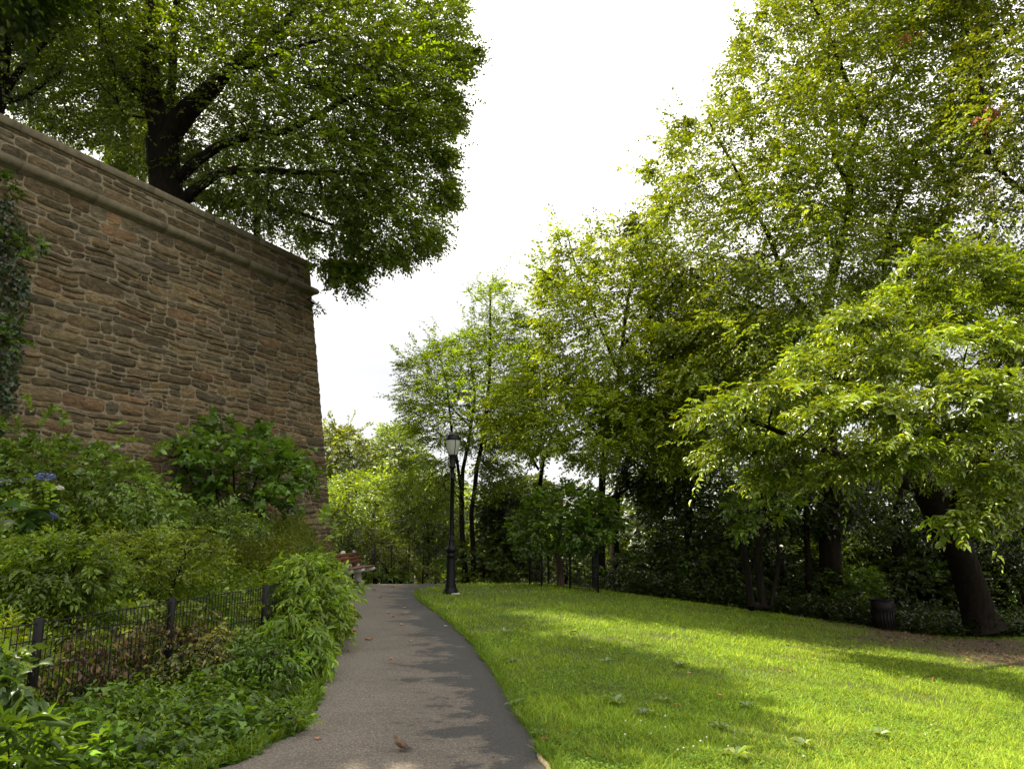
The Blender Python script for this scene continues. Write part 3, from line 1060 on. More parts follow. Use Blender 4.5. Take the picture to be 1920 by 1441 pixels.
# tree guard
gp = [W(993, 1105, 21.2)[:2], W(1016, 1112, 20.2)[:2], W(1122, 1112, 20.2)[:2], W(1112, 1100, 22.3)[:2], W(1028, 1100, 22.3)[:2], W(993, 1105, 21.2)[:2]]
sgg = np.r_[0, np.cumsum(np.linalg.norm(np.diff(np.array(gp), axis=0), axis=1))]
fence('tree_guard', 'square wire tree guard round the small dark tree on the lawn edge', gp, 1.15, [0, sgg[1], (sgg[1] + sgg[2]) / 2, sgg[2], sgg[3], (sgg[3] + sgg[4]) / 2, sgg[4]], .1, pr=.032)

# ------------------------------------------------------------------ trees on the terrace
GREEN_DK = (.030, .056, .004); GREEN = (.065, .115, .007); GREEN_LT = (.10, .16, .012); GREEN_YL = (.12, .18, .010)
TB = TER

tree('terrace_tree', 'huge dark spreading tree with thick forked trunk rising behind the stone wall', 'tree',
     [[(322, 560, 19, 40), (318, 400, 19, 33), (308, 330, 19, 30), (306, 262, 19, 31)],
      [(300, 245, 19, 22), (282, 170, 18.8, 19), (280, 80, 18.5, 17), (285, -40, 18, 14), (300, -200, 17.5, 10)],
      [(318, 250, 19, 25), (352, 205, 18.8, 22), (395, 165, 18.5, 19), (430, 130, 18.3, 15), (470, 90, 18, 12), (560, 20, 17.5, 9), (650, -90, 17, 7)],
      [(318, 235, 19.4, 12), (322, 150, 19.8, 11), (330, 20, 20, 9), (350, -120, 20, 6)],
      [(330, 340, 19, 15), (365, 305, 18.7, 14), (410, 275, 18.3, 12), (465, 257, 18, 11), (540, 245, 17.7, 9), (600, 215, 17.4, 7), (690, 165, 17, 5)],
      [(332, 385, 19, 17), (365, 355, 18.8, 14), (405, 325, 18.5, 12), (455, 316, 18.3, 10), (540, 322, 18, 8), (640, 322, 17.6, 6), (730, 330, 17.4, 4)],
      [(335, 372, 19.2, 10), (400, 372, 19.8, 9), (470, 385, 20.3, 7), (560, 400, 20.6, 5), (640, 430, 20.6, 4)],
      [(275, 195, 19, 11), (248, 160, 18.7, 10), (217, 127, 18.5, 9), (198, 90, 18.3, 8), (188, 45, 18, 7), (165, -30, 17.6, 5)],
      [(430, 130, 18.3, 8), (470, 125, 18, 7), (530, 95, 17.6, 5), (620, 70, 17.2, 4)],
      [(282, 100, 18.6, 8), (230, 20, 18.8, 6), (190, -60, 19, 4)]],
     [([(60, -220), (450, -200), (700, -110), (840, -50), (862, 0), (900, 70), (872, 200), (850, 280), (862, 420), (795, 500), (700, 505), (640, 480), (590, 470), (540, 440), (450, 420), (330, 350), (240, 330), (120, 270), (0, 200), (-150, 100), (-150, -60)], 18.9, 3.4, 480),
      ([(590, 470), (700, 490), (675, 558), (642, 560), (600, 530)], 18.5, .8, 9),
      ([(590, 120), (860, 10), (895, 80), (870, 190), (845, 290), (855, 420), (790, 500), (640, 500), (600, 300)], 18.4, 2.0, 60)],
     11, clear=[([(262, 400), (262, 200), (268, 60), (295, 60), (312, 215), (350, 190), (430, 110), (450, 120), (360, 230), (400, 262), (520, 235), (530, 255), (400, 300), (470, 300), (570, 310), (570, 335), (440, 335), (370, 390)], 18.2)], shoots=70, shoot_len=.55, shoot_up=.05, lthin=.8, leaf_L=.10, ratio=.72, base=(.085, .135, .006), n_per=50, k=9, rc=.8, flat=.6, droop=.1, twig_len=.5, yellow=.12, clump=.22, tip=.009)

tree('terrace_tree', 'dark tree at the top left edge with two steep limbs behind the wall', 'tree',
     [[(-40, 420, 16.5, 26), (-18, 220, 16.3, 20), (2, 190, 16.2, 15), (8, 110, 16, 13), (25, 40, 15.8, 10), (40, -30, 15.5, 8)],
      [(2, 185, 16.2, 8), (35, 135, 16.2, 7), (75, 90, 16, 5), (110, 60, 16, 4)], [(0, 195, 16.2, 6), (50, 180, 16.5, 5), (120, 130, 16.8, 3)]],
     [([(-250, -250), (80, -260), (170, -100), (150, 60), (120, 160), (60, 200), (-60, 210), (-260, 100)], 15.5, 2.0, 70)],
     12, leaf_L=.085, ratio=.7, base=(.06, .105, .010), n_per=22, rc=.7, flat=.55, tip=.009)

for (lab, sd, tx_, poly, yc, bs) in [
    ('slim tree with straight dark stem seen through the big tree, close to the wall top', 21, 200, [(40, 60), (300, 40), (330, 180), (320, 330), (240, 330), (140, 290), (40, 240)], 27, GREEN_YL),
    ('slim pale-leaved tree with crooked stem left of the thick forked trunk', 22, 232, [(180, 100), (300, 80), (300, 340), (250, 345), (190, 280)], 25, GREEN_YL),
    ('slim tree directly behind the thick forked trunk, right stem of three', 23, 264, [(230, 60), (420, 40), (480, 200), (480, 380), (330, 370), (250, 330)], 29, GREEN_LT),
    ('leafy tree beyond the parapet filling the gap under the low limbs', 24, 480, [(340, 240), (560, 220), (640, 330), (600, 500), (480, 450), (350, 390)], 27, GREEN),
    ('leafy tree behind the left end of the parapet', 25, 60, [(-200, 0), (100, 20), (160, 140), (130, 260), (0, 230), (-180, 160)], 24, GREEN)]:
    tree('terrace_sapling', lab, 'tree', [[(tx_, 520, yc, 7), (tx_ + 3, 300, yc, 6), (tx_ - 2, 180, yc, 4), (tx_ + 6, 80, yc, 3)]], [(poly, yc, 2.2, 60)], sd,
         leaf_L=.12, ratio=.7, base=bs, n_per=26, rc=.95, flat=.7, k=8, twig_len=.6, tip=.012, group='slim trees behind the stone wall')

# trees that stand further along the terrace, out of the picture: they shade the path and bank
for k, (cx, cy, cz, r, n_) in enumerate([(-9.6, 9.25, 13.2, 2.8, 72), (-10.8, 13.0, 13.4, 1.9, 24), (-14.5, 4.5, 14, 2.2, 16)]):
    rg_ = np.random.default_rng(50 + k)
    cpts = np.array([(cx, cy, cz)]) + unit(rg_.normal(size=(n_, 3))) * (rg_.random((n_, 1)) ** .4) * np.array([r, r * .86, 1.5])
    e_root = (min(cx, -12.6), cy, TB)
    lf_, tw_ = sprays(cpts, .8, rg_, 80, .20, .7, GREEN, .1, .6, unit(cpts - cpts.mean(0) + .01), 8, .8, .2, .1, .2, .3)
    e = empty('terrace_tree', e_root, ['shade tree on the terrace left of the view', 'second shade tree on the terrace near the wall', 'third shade tree on the terrace behind the view'][k], 'tree')
    chs = grow([[(np.array([min(cx, -12.6), cy, TB - .2]), .4), (np.array([(min(cx, -12.6) + cx) / 2, cy, TB + 3]), .3), (np.array([cx, cy + .2, cz]), .18)]], cpts, rg_, .02)
    mb = MB()
    for p, r_ in chs: mb.tube(p, r_, 6, cap=False)
    mb.build('trunk', M_BARK, e, smooth=True)
    leaf_obj('crown', *lf_, 'diamond', M_LEAF, e)

# ------------------------------------------------------------------ trees right and centre
def bough(x0, y0, x1, y1, h, Yq, n, th=.8):
    dx, dy = x1 - x0, y1 - y0; L = math.hypot(dx, dy); ux, uy = dx / L, dy / L
    P = []
    for a in np.linspace(0, 2 * math.pi, 15)[:-1]:
        u_ = .5 * (1 - math.cos(a)); w = h * math.sin(a) * (1.25 - .5 * u_)
        bow = -.10 * L * math.sin(math.pi * u_)
        P.append((x0 + dx * u_ - uy * w, y0 + dy * u_ + ux * w + bow))
    return (P, Yq, th, n)


LT_CROWNS = [([(1300, 800), (1400, 720), (1500, 640), (1600, 570), (1700, 520), (1920, 510), (2120, 500), (2200, 760), (2060, 930), (1850, 930), (1700, 880), (1550, 880), (1400, 850)], 17.2, 1.6, 130),
             bough(1960, 560, 1690, 492, 26, 13.0, 16), bough(1980, 600, 1600, 570, 26, 13.8, 18), bough(1900, 640, 1500, 640, 28, 14.2, 18), bough(2000, 680, 1640, 660, 30, 12.4, 18),
             bough(1800, 720, 1400, 712, 28, 13.8, 18), bough(1640, 745, 1262, 800, 26, 12.8, 22), bough(1960, 760, 1700, 745, 30, 11.6, 16), bough(1760, 790, 1440, 790, 28, 12.0, 16),
             bough(1600, 830, 1290, 868, 24, 13.4, 16), bough(1980, 830, 1640, 850, 30, 11.8, 16), bough(1750, 870, 1520, 905, 26, 12.8, 12), bough(2000, 900, 1800, 900, 30, 12.2, 12),
             bough(1900, 920, 1770, 985, 20, 11.4, 8, .3), bough(1560, 880, 1400, 905, 20, 13.6, 8, .4), bough(2050, 960, 1880, 960, 26, 13.5, 8, .5), bough(1700, 620, 1560, 600, 20, 12.2, 7, .4)]
tree('lawn_tree', 'big tree with leaning dark trunk and layered drooping sprays of long bright leaves', 'tree',
     [[(1846, 1182, 22, 40), (1840, 1162, 22, 31), (1826, 1120, 21.8, 27), (1800, 1040, 21.2, 25), (1770, 980, 20.5, 30), (1740, 920, 19.5, 25), (1700, 840, 18, 18), (1640, 760, 16, 12), (1560, 700, 14, 7)],
      [(1770, 980, 20.5, 16), (1830, 880, 18.5, 14), (1880, 780, 16.5, 10), (1900, 650, 14.5, 6)],
      [(1740, 920, 19.5, 14), (1640, 880, 17, 9), (1520, 830, 14.5, 6), (1400, 790, 12.6, 3.5)],
      [(1700, 840, 18, 10), (1760, 760, 15, 7), (1800, 700, 12.5, 4)]],
     LT_CROWNS,
     31, leaf_L=.125, ratio=.42, base=(.135, .195, .012), shoots=110, shoot_len=.8, shoot_up=.0, n_per=19, k=12, rc=.5, flat=.34, droop=.14, twig_len=.62, shape='leaf', material=M_LEAF_GLOSS,
     yellow=.14, clump=.3, hang=.65, tip=.008, var=.26)

tree('lawn_tree_sprig_shrub', 'slender young tree with one bright hanging sprig before the dark woods', 'tree',
     [[(1408, 1135, 20.5, 7), (1400, 1060, 20.3, 6), (1392, 1000, 20, 4), (1400, 960, 19.6, 3)], [(1432, 1137, 20.7, 8), (1418, 1040, 20.6, 6), (1432, 980, 20.3, 4)], [(1445, 1136, 20.9, 5), (1460, 1050, 20.6, 4), (1455, 1000, 20.4, 3)]],
     [([(1340, 935), (1400, 920), (1425, 950), (1415, 1000), (1385, 1000), (1375, 960)], 19, .5, 8), ([(1380, 900), (1480, 880), (1500, 960), (1440, 985)], 20.5, .9, 12)],
     32, leaf_L=.15, ratio=.6, base=(.11, .18, .02), n_per=9, k=8, rc=.4, flat=.8, shape='leaf', twig_len=.4, tip=.009)

tree('tall_tree', 'tall airy light green tree whose forked stems show through gaps of sky', 'tree',
     [[(1560, 1130, 24, 20), (1552, 900, 24, 18), (1548, 700, 24, 17), (1540, 600, 24, 15), (1560, 520, 24, 13), (1590, 400, 23.5, 11), (1595, 290, 23, 10), (1618, 235, 22.8, 9), (1600, 180, 22.5, 6), (1560, 80, 22, 5), (1500, -40, 21.5, 4)],
      [(1618, 232, 22.8, 7), (1650, 190, 22.8, 5), (1700, 90, 22.5, 4), (1720, -60, 22, 4)],
      [(1590, 340, 23.3, 8), (1565, 300, 23, 7), (1555, 150, 22.6, 5), (1555, 60, 22.4, 4)],
      [(1540, 620, 24, 9), (1480, 545, 23.6, 8), (1440, 440, 23, 6), (1390, 340, 22.4, 4), (1330, 230, 22, 3)],
      [(1535, 640, 24, 8), (1450, 590, 23.8, 7), (1370, 550, 23.2, 6), (1345, 535, 23, 5), (1260, 500, 22.6, 3)],
      [(1548, 700, 24, 8), (1650, 560, 23.4, 8), (1670, 420, 23, 6), (1720, 300, 22.6, 4)],
      [(1665, 470, 23, 7), (1760, 420, 22.5, 5), (1800, 330, 22, 3)]],
     [([(1205, 560), (1180, 480), (1165, 420), (1215, 380), (1205, 300), (1245, 255), (1320, 205), (1345, 130), (1380, 80), (1425, 20), (1450, -60), (1540, -200), (1700, -260), (1850, -200), (1850, 300), (1800, 560), (1650, 620), (1520, 720), (1380, 760), (1260, 720)], 22.5, 2.8, 330), ([(1230, 600), (1400, 560), (1560, 600), (1700, 560), (1760, 700), (1500, 800), (1280, 790)], 20.6, 1.3, 62)],
     33, shoots=260, lthin=.7, leaf_L=.135, ratio=.62, base=(.15, .21, .012), n_per=56, k=9, rc=.76, flat=.7, droop=.2, twig_len=.6, yellow=.16, clump=.28, hang=.5, tip=.008)

tree('tall_tree', 'tall darker tree cut by the right picture edge, with a few brown dead leaf sprays', 'tree',
     [[(2080, 1190, 21, 30), (2060, 700, 20.5, 26), (2010, 450, 20, 18), (1940, 370, 19.6, 11), (1890, 335, 19.4, 9), (1855, 285, 19.2, 7), (1840, 180, 19, 5), (1830, 60, 18.8, 4)],
      [(2040, 600, 20.4, 16), (2020, 300, 20, 13), (1980, 80, 19.6, 10), (1940, -120, 19, 6)]],
     [([(1740, -240), (2150, -260), (2200, 500), (2000, 640), (1850, 560), (1790, 380), (1760, 200), (1790, 60)], 19.6, 2.6, 170)],
     34, lthin=.7, shoots=80, leaf_L=.135, ratio=.6, base=(.10, .135, .008), n_per=48, k=9, rc=.8, flat=.7, droop=.2, twig_len=.6, yellow=.14, clump=.3, hang=.5, tip=.01)

tree('broad_tree', 'broad medium tree with loose upright top shoots, left of the tall airy tree', 'tree',
     [[(1130, 1096, 24.6, 11), (1127, 1000, 24.6, 11), (1128, 900, 24.6, 10), (1140, 800, 24.4, 9), (1160, 720, 24.2, 7), (1166, 650, 24, 6), (1180, 540, 23.6, 4)],
      [(1128, 940, 24.6, 6), (1165, 925, 24.3, 5), (1200, 900, 24, 4), (1260, 830, 23.6, 3)],
      [(1160, 700, 24.2, 5), (1120, 600, 24, 4), (1080, 500, 23.6, 3), (1062, 430, 23.4, 2)],
      [(1166, 650, 24, 5), (1250, 560, 23.5, 4), (1300, 520, 23, 2.5)]],
     [([(1000, 590), (1010, 520), (1045, 470), (1035, 430), (1060, 418), (1085, 450), (1110, 420), (1150, 440), (1205, 400), (1260, 480), (1330, 560), (1350, 700), (1320, 820), (1200, 800), (1120, 790), (1060, 760), (1010, 700)], 23.6, 2.3, 165)],
     35, shoots=190, shoot_len=.9, lthin=.65, leaf_L=.13, ratio=.6, base=(.165, .23, .011), n_per=30, k=9, rc=.68, flat=.7, droop=.2, twig_len=.6, yellow=.14, clump=.28, hang=.5, tip=.008)

tree('feathery_tree', 'slim feathery-leaved tree with dark leaning trunks just behind the lamp post', 'tree',
     [[(874, 1090, 25.5, 9), (868, 1000, 25.5, 8), (866, 940, 25.5, 7), (868, 880, 25.3, 6), (882, 800, 25, 5), (890, 740, 25, 4), (880, 660, 24.8, 3)],
      [(888, 1090, 25.7, 8), (884, 960, 25.7, 7), (895, 880, 25.6, 7), (912, 780, 25.4, 6), (918, 700, 25.2, 5), (919, 620, 25, 4), (920, 540, 25, 3)],
      [(868, 950, 25.5, 6), (856, 860, 25.3, 5), (845, 800, 25, 4), (838, 720, 24.8, 3), (820, 650, 24.6, 2)],
      [(882, 800, 25, 3), (840, 760, 24.6, 2.5), (780, 720, 24.2, 2)]],
     [([(742, 700), (760, 660), (800, 650), (835, 615), (870, 620), (885, 590), (870, 530), (905, 525), (922, 502), (940, 520), (965, 545), (985, 600), (1010, 680), (1005, 790), (960, 830), (900, 860), (830, 850), (760, 830), (745, 760)], 25, 1.9, 150),
      ([(765, 850), (860, 840), (860, 960), (760, 970), (730, 900)], 25.5, 1.6, 22), ([(880, 850), (970, 840), (980, 930), (900, 950)], 26, 1.6, 14)],
     36, leaf_L=.115, ratio=.42, lthin=.62, shoots=110, shoot_len=.8, base=(.125, .20, .010), n_per=24, k=11, rc=.55, flat=.45, droop=.08, twig_len=.5, yellow=.1, clump=.3, hang=.35, tip=.008)

tree('layered_tree', 'bright yellow-green layered tree filling the middle of the treeline', 'tree',
     [[(1010, 1096, 26.5, 8), (1005, 960, 26.3, 7), (1020, 860, 26, 5), (1050, 780, 25.6, 4)], [(1020, 860, 26, 4), (1100, 800, 24, 3), (1180, 770, 22.8, 2)],
      [(1010, 880, 26, 4), (960, 800, 25.4, 3), (930, 770, 25, 2)]],
     [([(905, 830), (915, 760), (950, 705), (1000, 690), (1060, 725), (1120, 705), (1180, 745), (1290, 730), (1310, 850), (1250, 895), (1180, 860), (1110, 895), (1060, 850), (1010, 880), (950, 850)], 22.8, 2.4, 120), ([(1160, 650), (1290, 640), (1400, 720), (1400, 830), (1250, 870), (1170, 800)], 22, 1.5, 56)],
     37, shoots=110, shoot_up=0.1, lthin=.7, leaf_L=.13, ratio=.55, base=(.185, .26, .014), n_per=21, k=10, rc=.62, flat=.4, droop=.1, twig_len=.6, yellow=.14, clump=.25, hang=.3, tip=.008)

tree('dark_small_tree', 'small dark green tree with pale trunk inside the wire guard on the lawn edge', 'tree',
     [[(1052, 1111, 21, 8), (1050, 1070, 21, 6.5), (1047, 1030, 21, 5.5), (1050, 980, 21, 4), (1055, 930, 21, 3)], [(1049, 1050, 21, 4), (1020, 1000, 21, 3), (1000, 970, 20.8, 2)],
      [(1048, 1035, 21, 4), (1090, 990, 21, 3), (1120, 960, 21, 2)]],
     [([(960, 975), (1000, 925), (1060, 895), (1120, 915), (1165, 960), (1150, 1010), (1110, 1040), (1060, 1030), (1000, 1045), (965, 1015)], 20.6, 1.1, 75)],
     38, leaf_L=.14, ratio=.62, base=(.065, .125, .008), n_per=13, k=8, rc=.42, flat=.5, droop=.1, twig_len=.36, yellow=.06, clump=.22, hang=.3, tip=.007, bark_m=M_BARK2)

# plain dark trunks in the wood edge
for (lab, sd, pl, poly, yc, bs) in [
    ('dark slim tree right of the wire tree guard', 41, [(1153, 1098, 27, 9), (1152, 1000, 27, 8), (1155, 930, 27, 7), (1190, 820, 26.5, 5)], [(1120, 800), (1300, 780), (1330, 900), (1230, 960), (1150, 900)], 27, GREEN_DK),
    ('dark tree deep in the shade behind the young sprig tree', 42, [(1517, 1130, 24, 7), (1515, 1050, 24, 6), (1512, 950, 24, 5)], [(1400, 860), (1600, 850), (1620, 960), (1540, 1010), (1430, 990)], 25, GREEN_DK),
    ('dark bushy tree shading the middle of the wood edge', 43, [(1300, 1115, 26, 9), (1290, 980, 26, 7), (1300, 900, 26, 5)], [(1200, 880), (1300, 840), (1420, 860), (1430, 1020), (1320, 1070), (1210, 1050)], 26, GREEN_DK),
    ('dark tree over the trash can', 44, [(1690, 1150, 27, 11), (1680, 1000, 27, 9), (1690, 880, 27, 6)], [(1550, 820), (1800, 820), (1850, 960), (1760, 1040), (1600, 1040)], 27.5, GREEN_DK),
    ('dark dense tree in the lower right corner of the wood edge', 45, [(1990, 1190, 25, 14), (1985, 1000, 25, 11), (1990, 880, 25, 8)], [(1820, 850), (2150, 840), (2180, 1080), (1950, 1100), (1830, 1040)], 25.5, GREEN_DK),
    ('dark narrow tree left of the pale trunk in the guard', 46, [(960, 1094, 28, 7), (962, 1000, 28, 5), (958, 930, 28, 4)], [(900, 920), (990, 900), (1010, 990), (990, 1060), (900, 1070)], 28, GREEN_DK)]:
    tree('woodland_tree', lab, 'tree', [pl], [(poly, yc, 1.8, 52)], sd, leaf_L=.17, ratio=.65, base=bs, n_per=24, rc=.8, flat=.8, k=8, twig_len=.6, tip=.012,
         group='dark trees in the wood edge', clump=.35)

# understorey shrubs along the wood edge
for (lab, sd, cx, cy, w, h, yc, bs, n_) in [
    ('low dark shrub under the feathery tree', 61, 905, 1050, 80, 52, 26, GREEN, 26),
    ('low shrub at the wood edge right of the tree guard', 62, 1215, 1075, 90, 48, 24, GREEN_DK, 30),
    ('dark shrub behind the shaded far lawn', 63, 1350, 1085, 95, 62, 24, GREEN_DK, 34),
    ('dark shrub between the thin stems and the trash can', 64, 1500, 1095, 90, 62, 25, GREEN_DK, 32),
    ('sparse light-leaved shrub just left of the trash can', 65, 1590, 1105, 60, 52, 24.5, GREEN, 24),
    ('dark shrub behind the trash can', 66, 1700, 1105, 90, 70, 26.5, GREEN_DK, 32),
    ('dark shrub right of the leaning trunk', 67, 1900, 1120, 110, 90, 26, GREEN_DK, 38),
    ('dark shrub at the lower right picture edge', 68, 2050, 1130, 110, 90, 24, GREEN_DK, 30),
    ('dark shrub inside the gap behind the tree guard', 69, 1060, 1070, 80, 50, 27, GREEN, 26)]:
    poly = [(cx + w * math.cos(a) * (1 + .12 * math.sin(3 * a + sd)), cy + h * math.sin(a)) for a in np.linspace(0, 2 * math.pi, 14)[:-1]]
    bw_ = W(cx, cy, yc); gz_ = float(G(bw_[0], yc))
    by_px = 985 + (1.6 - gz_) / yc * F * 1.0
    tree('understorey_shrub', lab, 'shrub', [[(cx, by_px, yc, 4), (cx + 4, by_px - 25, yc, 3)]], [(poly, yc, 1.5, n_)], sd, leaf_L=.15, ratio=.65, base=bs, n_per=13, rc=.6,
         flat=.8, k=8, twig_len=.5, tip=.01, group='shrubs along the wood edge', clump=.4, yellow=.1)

# far hillside trees, left of centre
for (lab, sd, poly, yc, bs, tr_) in [
    ('pale sunlit tree crown directly right of the wall corner', 71, [(590, 800), (640, 795), (680, 805), (700, 860), (680, 930), (600, 940), (570, 860)], 44, (.115, .15, .035), (640, 1020)),
    ('distant rounded green tree left of the feathery tree', 72, [(690, 810), (740, 785), (790, 800), (800, 880), (760, 930), (690, 900)], 46, (.11, .165, .04), (740, 1020)),
    ('yellow-green bushy tree behind the bench', 73, [(610, 900), (680, 880), (760, 890), (800, 930), (770, 1010), (700, 1030), (620, 1010)], 33, (.13, .20, .016), (700, 1080)),
    ('dark dense bushy tree between the bench and the lamp post', 74, [(740, 900), (850, 880), (870, 960), (860, 1040), (760, 1040), (730, 970)], 30, (.085, .13, .012), (800, 1085)),
    ('dark grey-green tree seen through the sky gap in the middle', 75, [(930, 910), (985, 890), (1050, 905), (1040, 960), (940, 960)], 40, (.04, .06, .02), (985, 1060))]:
    tree('hillside_tree', lab, 'tree', [[(tr_[0], tr_[1], yc, 5), (tr_[0], tr_[1] - 60, yc, 4), (tr_[0] + 3, tr_[1] - 120, yc, 2.5)]], [(poly, yc, 2.6, 70)], sd,
         leaf_L=.2 if yc > 35 else .15, ratio=.65, base=bs, n_per=18, rc=.9, flat=.75, k=8, twig_len=.7, tip=.015, clump=.3, group='trees on the hillside beyond the path', shoots=30)

# ------------------------------------------------------------------ planted bank
def rosette_plants(XY, H, k, leaf_L, ratio, base, rg, shape='diamond', material=None, lean=.15, radial=.8, droop=.25, var=.22, yellow=.1, patch=None, z0=0.0, bottom=.15):
    """upright leafy stems: k leaves up each stem"""
    S = len(XY)
    gz = G(XY[:, 0], XY[:, 1]) + z0
    ld = rg.normal(0, lean, (S, 2)) * H[:, None]
    t = bottom + (1 - bottom) * (np.arange(k) + .6) / k
    t = np.minimum(t, 1)[None] * np.ones((S, 1))
    P = np.stack([XY[:, :1] + ld[:, :1] * t ** 1.6, XY[:, 1:] + ld[:, 1:] * t ** 1.6, gz[:, None] + H[:, None] * t], -1)
    a = rg.uniform(0, 6.28, (S, 1)) + np.arange(k)[None] * 2.4 + rg.normal(0, .3, (S, k))
    up = rg.normal(.35, .3, (S, k)) + (t - .5) * .6
    A = np.stack([np.cos(a) * radial, np.sin(a) * radial, up - droop * rg.random((S, k))], -1)
    Nn = np.array([0, 0, 1.0]) + rg.normal(0, .4, (S, k, 3))
    L = leaf_L * rg.uniform(.6, 1.25, (S, k))
    C = colors(S * k, base, var, yellow, rg).reshape(S, k, 3)
    if patch is not None: C = C * patch[:, None, :]
    n = S * k
    return (P.reshape(n, 3), A.reshape(n, 3), Nn.reshape(n, 3), L.reshape(n), L.reshape(n) * ratio, C.reshape(n, 3))


def cat_leaves(*sets):
    return tuple(np.concatenate(a) for a in zip(*sets))


def vnoise(x, y, s, o=0.0):
    return np.array([mn.noise(Vector((a * s + o, b_ * s - o, o))) for a, b_ in zip(x, y)])


def bank_points(n, y0, y1, f0, f1, rg, p=1.0):
    """f = 0 at the fence, 1 at the wall; denser near the viewer"""
    y = np.exp(rg.uniform(math.log(y0), math.log(y1), n))
    f = rg.uniform(f0, f1, n) ** p
    x = xf(y) + (xw(y) - .1 - xf(y)) * f
    keep = x > -.95 * y - 1.0
    return np.stack([x, y], 1)[keep], f[keep]


rg = np.random.default_rng(90)
XY, f = bank_points(15000, 3.8, 21, .02, .97, rg)
nz1 = vnoise(XY[:, 0], XY[:, 1], .7, 3); nz2 = vnoise(XY[:, 0], XY[:, 1], 1.9, 8)
H = (.32 + .55 * np.clip(f * 2.4, 0, 1)) * (1 + .6 * nz1 + .5 * nz2) * rg.uniform(.6, 1.15, len(f))
H = np.clip(H, .12, 1.3)
patch = np.exp(.45 * nz1)[:, None] * np.array([1, 1, 1.0]) * np.where((nz2 > .15)[:, None], np.array([1.25, 1.1, .9]), np.array([.95, 1, 1.0]))
la = (vnoise(XY[:, 0], XY[:, 1], .5, 21) > 0)
s1 = rosette_plants(XY[la], H[la], 13, .075, .34, (.15, .23, .02), rg, patch=patch[la])
s2 = rosette_plants(XY[~la], H[~la], 12, .062, .62, (.135, .215, .022), rg, patch=patch[~la])
und = leaf_obj('undergrowth', *cat_leaves(s1, s2), 'diamond', M_LEAF)
tag(und, 'mixed green herbs covering the bank between fence and wall', 'undergrowth', kind='stuff')

# fine tall weeds near the wall corner
rgc = np.random.default_rng(91)
n_ = 2600
XYc = np.stack([rgc.uniform(-5.5, -3.9, n_), rgc.uniform(13.2, 18.6, n_)], 1)
XYc = XYc[(XYc[:, 0] > xw(XYc[:, 1]) + .2) & (XYc[:, 0] < xf(XYc[:, 1]) + .15)]
Hc = rgc.uniform(.55, 1.25, len(XYc))
s1 = rosette_plants(XYc, Hc, 16, .085, .16, (.15, .19, .03), rgc, lean=.2, radial=.6, droop=.2)
tag(leaf_obj('tall_weeds', *s1, 'diamond', M_LEAF), 'fine feathery tall weeds at the foot of the wall corner', 'tall weeds', kind='stuff')

# creeping ivy and clover between fence and path
rgi = np.random.default_rng(92)
n_ = 32000
yy = np.exp(rgi.uniform(math.log(3.6), math.log(20), n_))
lex = np.interp(yy, le[:, 1], le[:, 0])
ff = rgi.random(n_)
xx = xf(yy) - .35 + (lex + .02 - xf(yy) + .35) * ff
lump = vnoise(xx, yy, 2.2, 4)
edge = np.clip((lex - xx) / .35, 0.05, 1)
hh_ = (np.clip(.12 + .26 * lump + .18 * (1 - ff), .02, .5)) * edge
P = np.stack([xx, yy, G(xx, yy) + .02 + hh_ * rgi.uniform(.3, 1.1, n_)], 1)
A = rgi.normal(size=(n_, 3)); A[:, 2] = rgi.normal(.05, .35, n_)
Nn = np.array([0, 0, 1.0]) + rgi.normal(0, .45, (n_, 3))
L = .052 * rgi.uniform(.5, 1.25, n_) * (1 + .3 * (lump > .1))
C = colors(n_, (.072, .135, .016), .4, .12, rgi) * np.exp(.5 * lump)[:, None]
ivy1 = (P, A, Nn, L, L * .95, C)
tag(leaf_obj('ivy_ground_cover', *ivy1, 'ivy', M_LEAF), 'creeping ivy covering the strip between fence and asphalt path', 'ivy', kind='stuff')
# loose herbs in the same strip
rgj = np.random.default_rng(93)
n_ = 3600
yy = np.exp(rgj.uniform(math.log(3.6), math.log(19), n_)); lex = np.interp(yy, le[:, 1], le[:, 0])
xx = xf(yy) + (lex - .02 - xf(yy)) * rgj.random(n_) ** .8
s1 = rosette_plants(np.stack([xx, yy], 1), rgj.uniform(.06, .42, n_) * np.clip((lex - xx) / .9, .25, 1), 8, .055, .4, (.12, .20, .018), rgj)
tag(leaf_obj('verge_herbs', *s1, 'diamond', M_LEAF), 'small bright herbs scattered along the left verge of the path', 'herbs', kind='stuff')

# vines and dead leaves caught in the fence
rgk = np.random.default_rng(94)
n_ = 14000
sv_ = rgk.random(n_) ** .9
fy = 4.6 + sv_ * 4.6
fx = xf(fy) + rgk.normal(.0, .07, n_)
fz = rgk.random(n_) ** 1.2 * .9
ln = vnoise(fy * 1.0, fz * 2.0, 2.1, 6)
k_ = (ln + .55 * (.5 - fz)) > -.03
P = np.stack([fx, fy, G(fx, fy) + fz], 1)[k_]
n_ = len(P)
A = rgk.normal(size=(n_, 3)); A[:, 2] -= .6
Nn = rgk.normal(size=(n_, 3)) + np.array([.9, -.5, .3])
L = .055 * rgk.uniform(.6, 1.3, n_)
brn = (P[:, 2] < .62) & (vnoise(P[:, 1], P[:, 2], 1.3, 30) > -.16) & (rgk.random(n_) < .75) & (P[:, 1] < 8.4)
C = colors(n_, (.14, .20, .026), .32, .2, rgk)
C[brn] = colors(int(brn.sum()), (.105, .072, .042), .5, .1, rgk)
vf = (P, A, Nn, L, L * .6, C)
tag(leaf_obj('fence_creeper', *vf, 'leaf', M_LEAF), 'creeper with withered brown leaves tangled in the black wire fence', 'creeper')
rgl = np.random.default_rng(95)
n_ = 1000
fy = rgl.uniform(5.6, 8.2, n_); fx = xf(fy) + rgl.normal(.06, .12, n_)
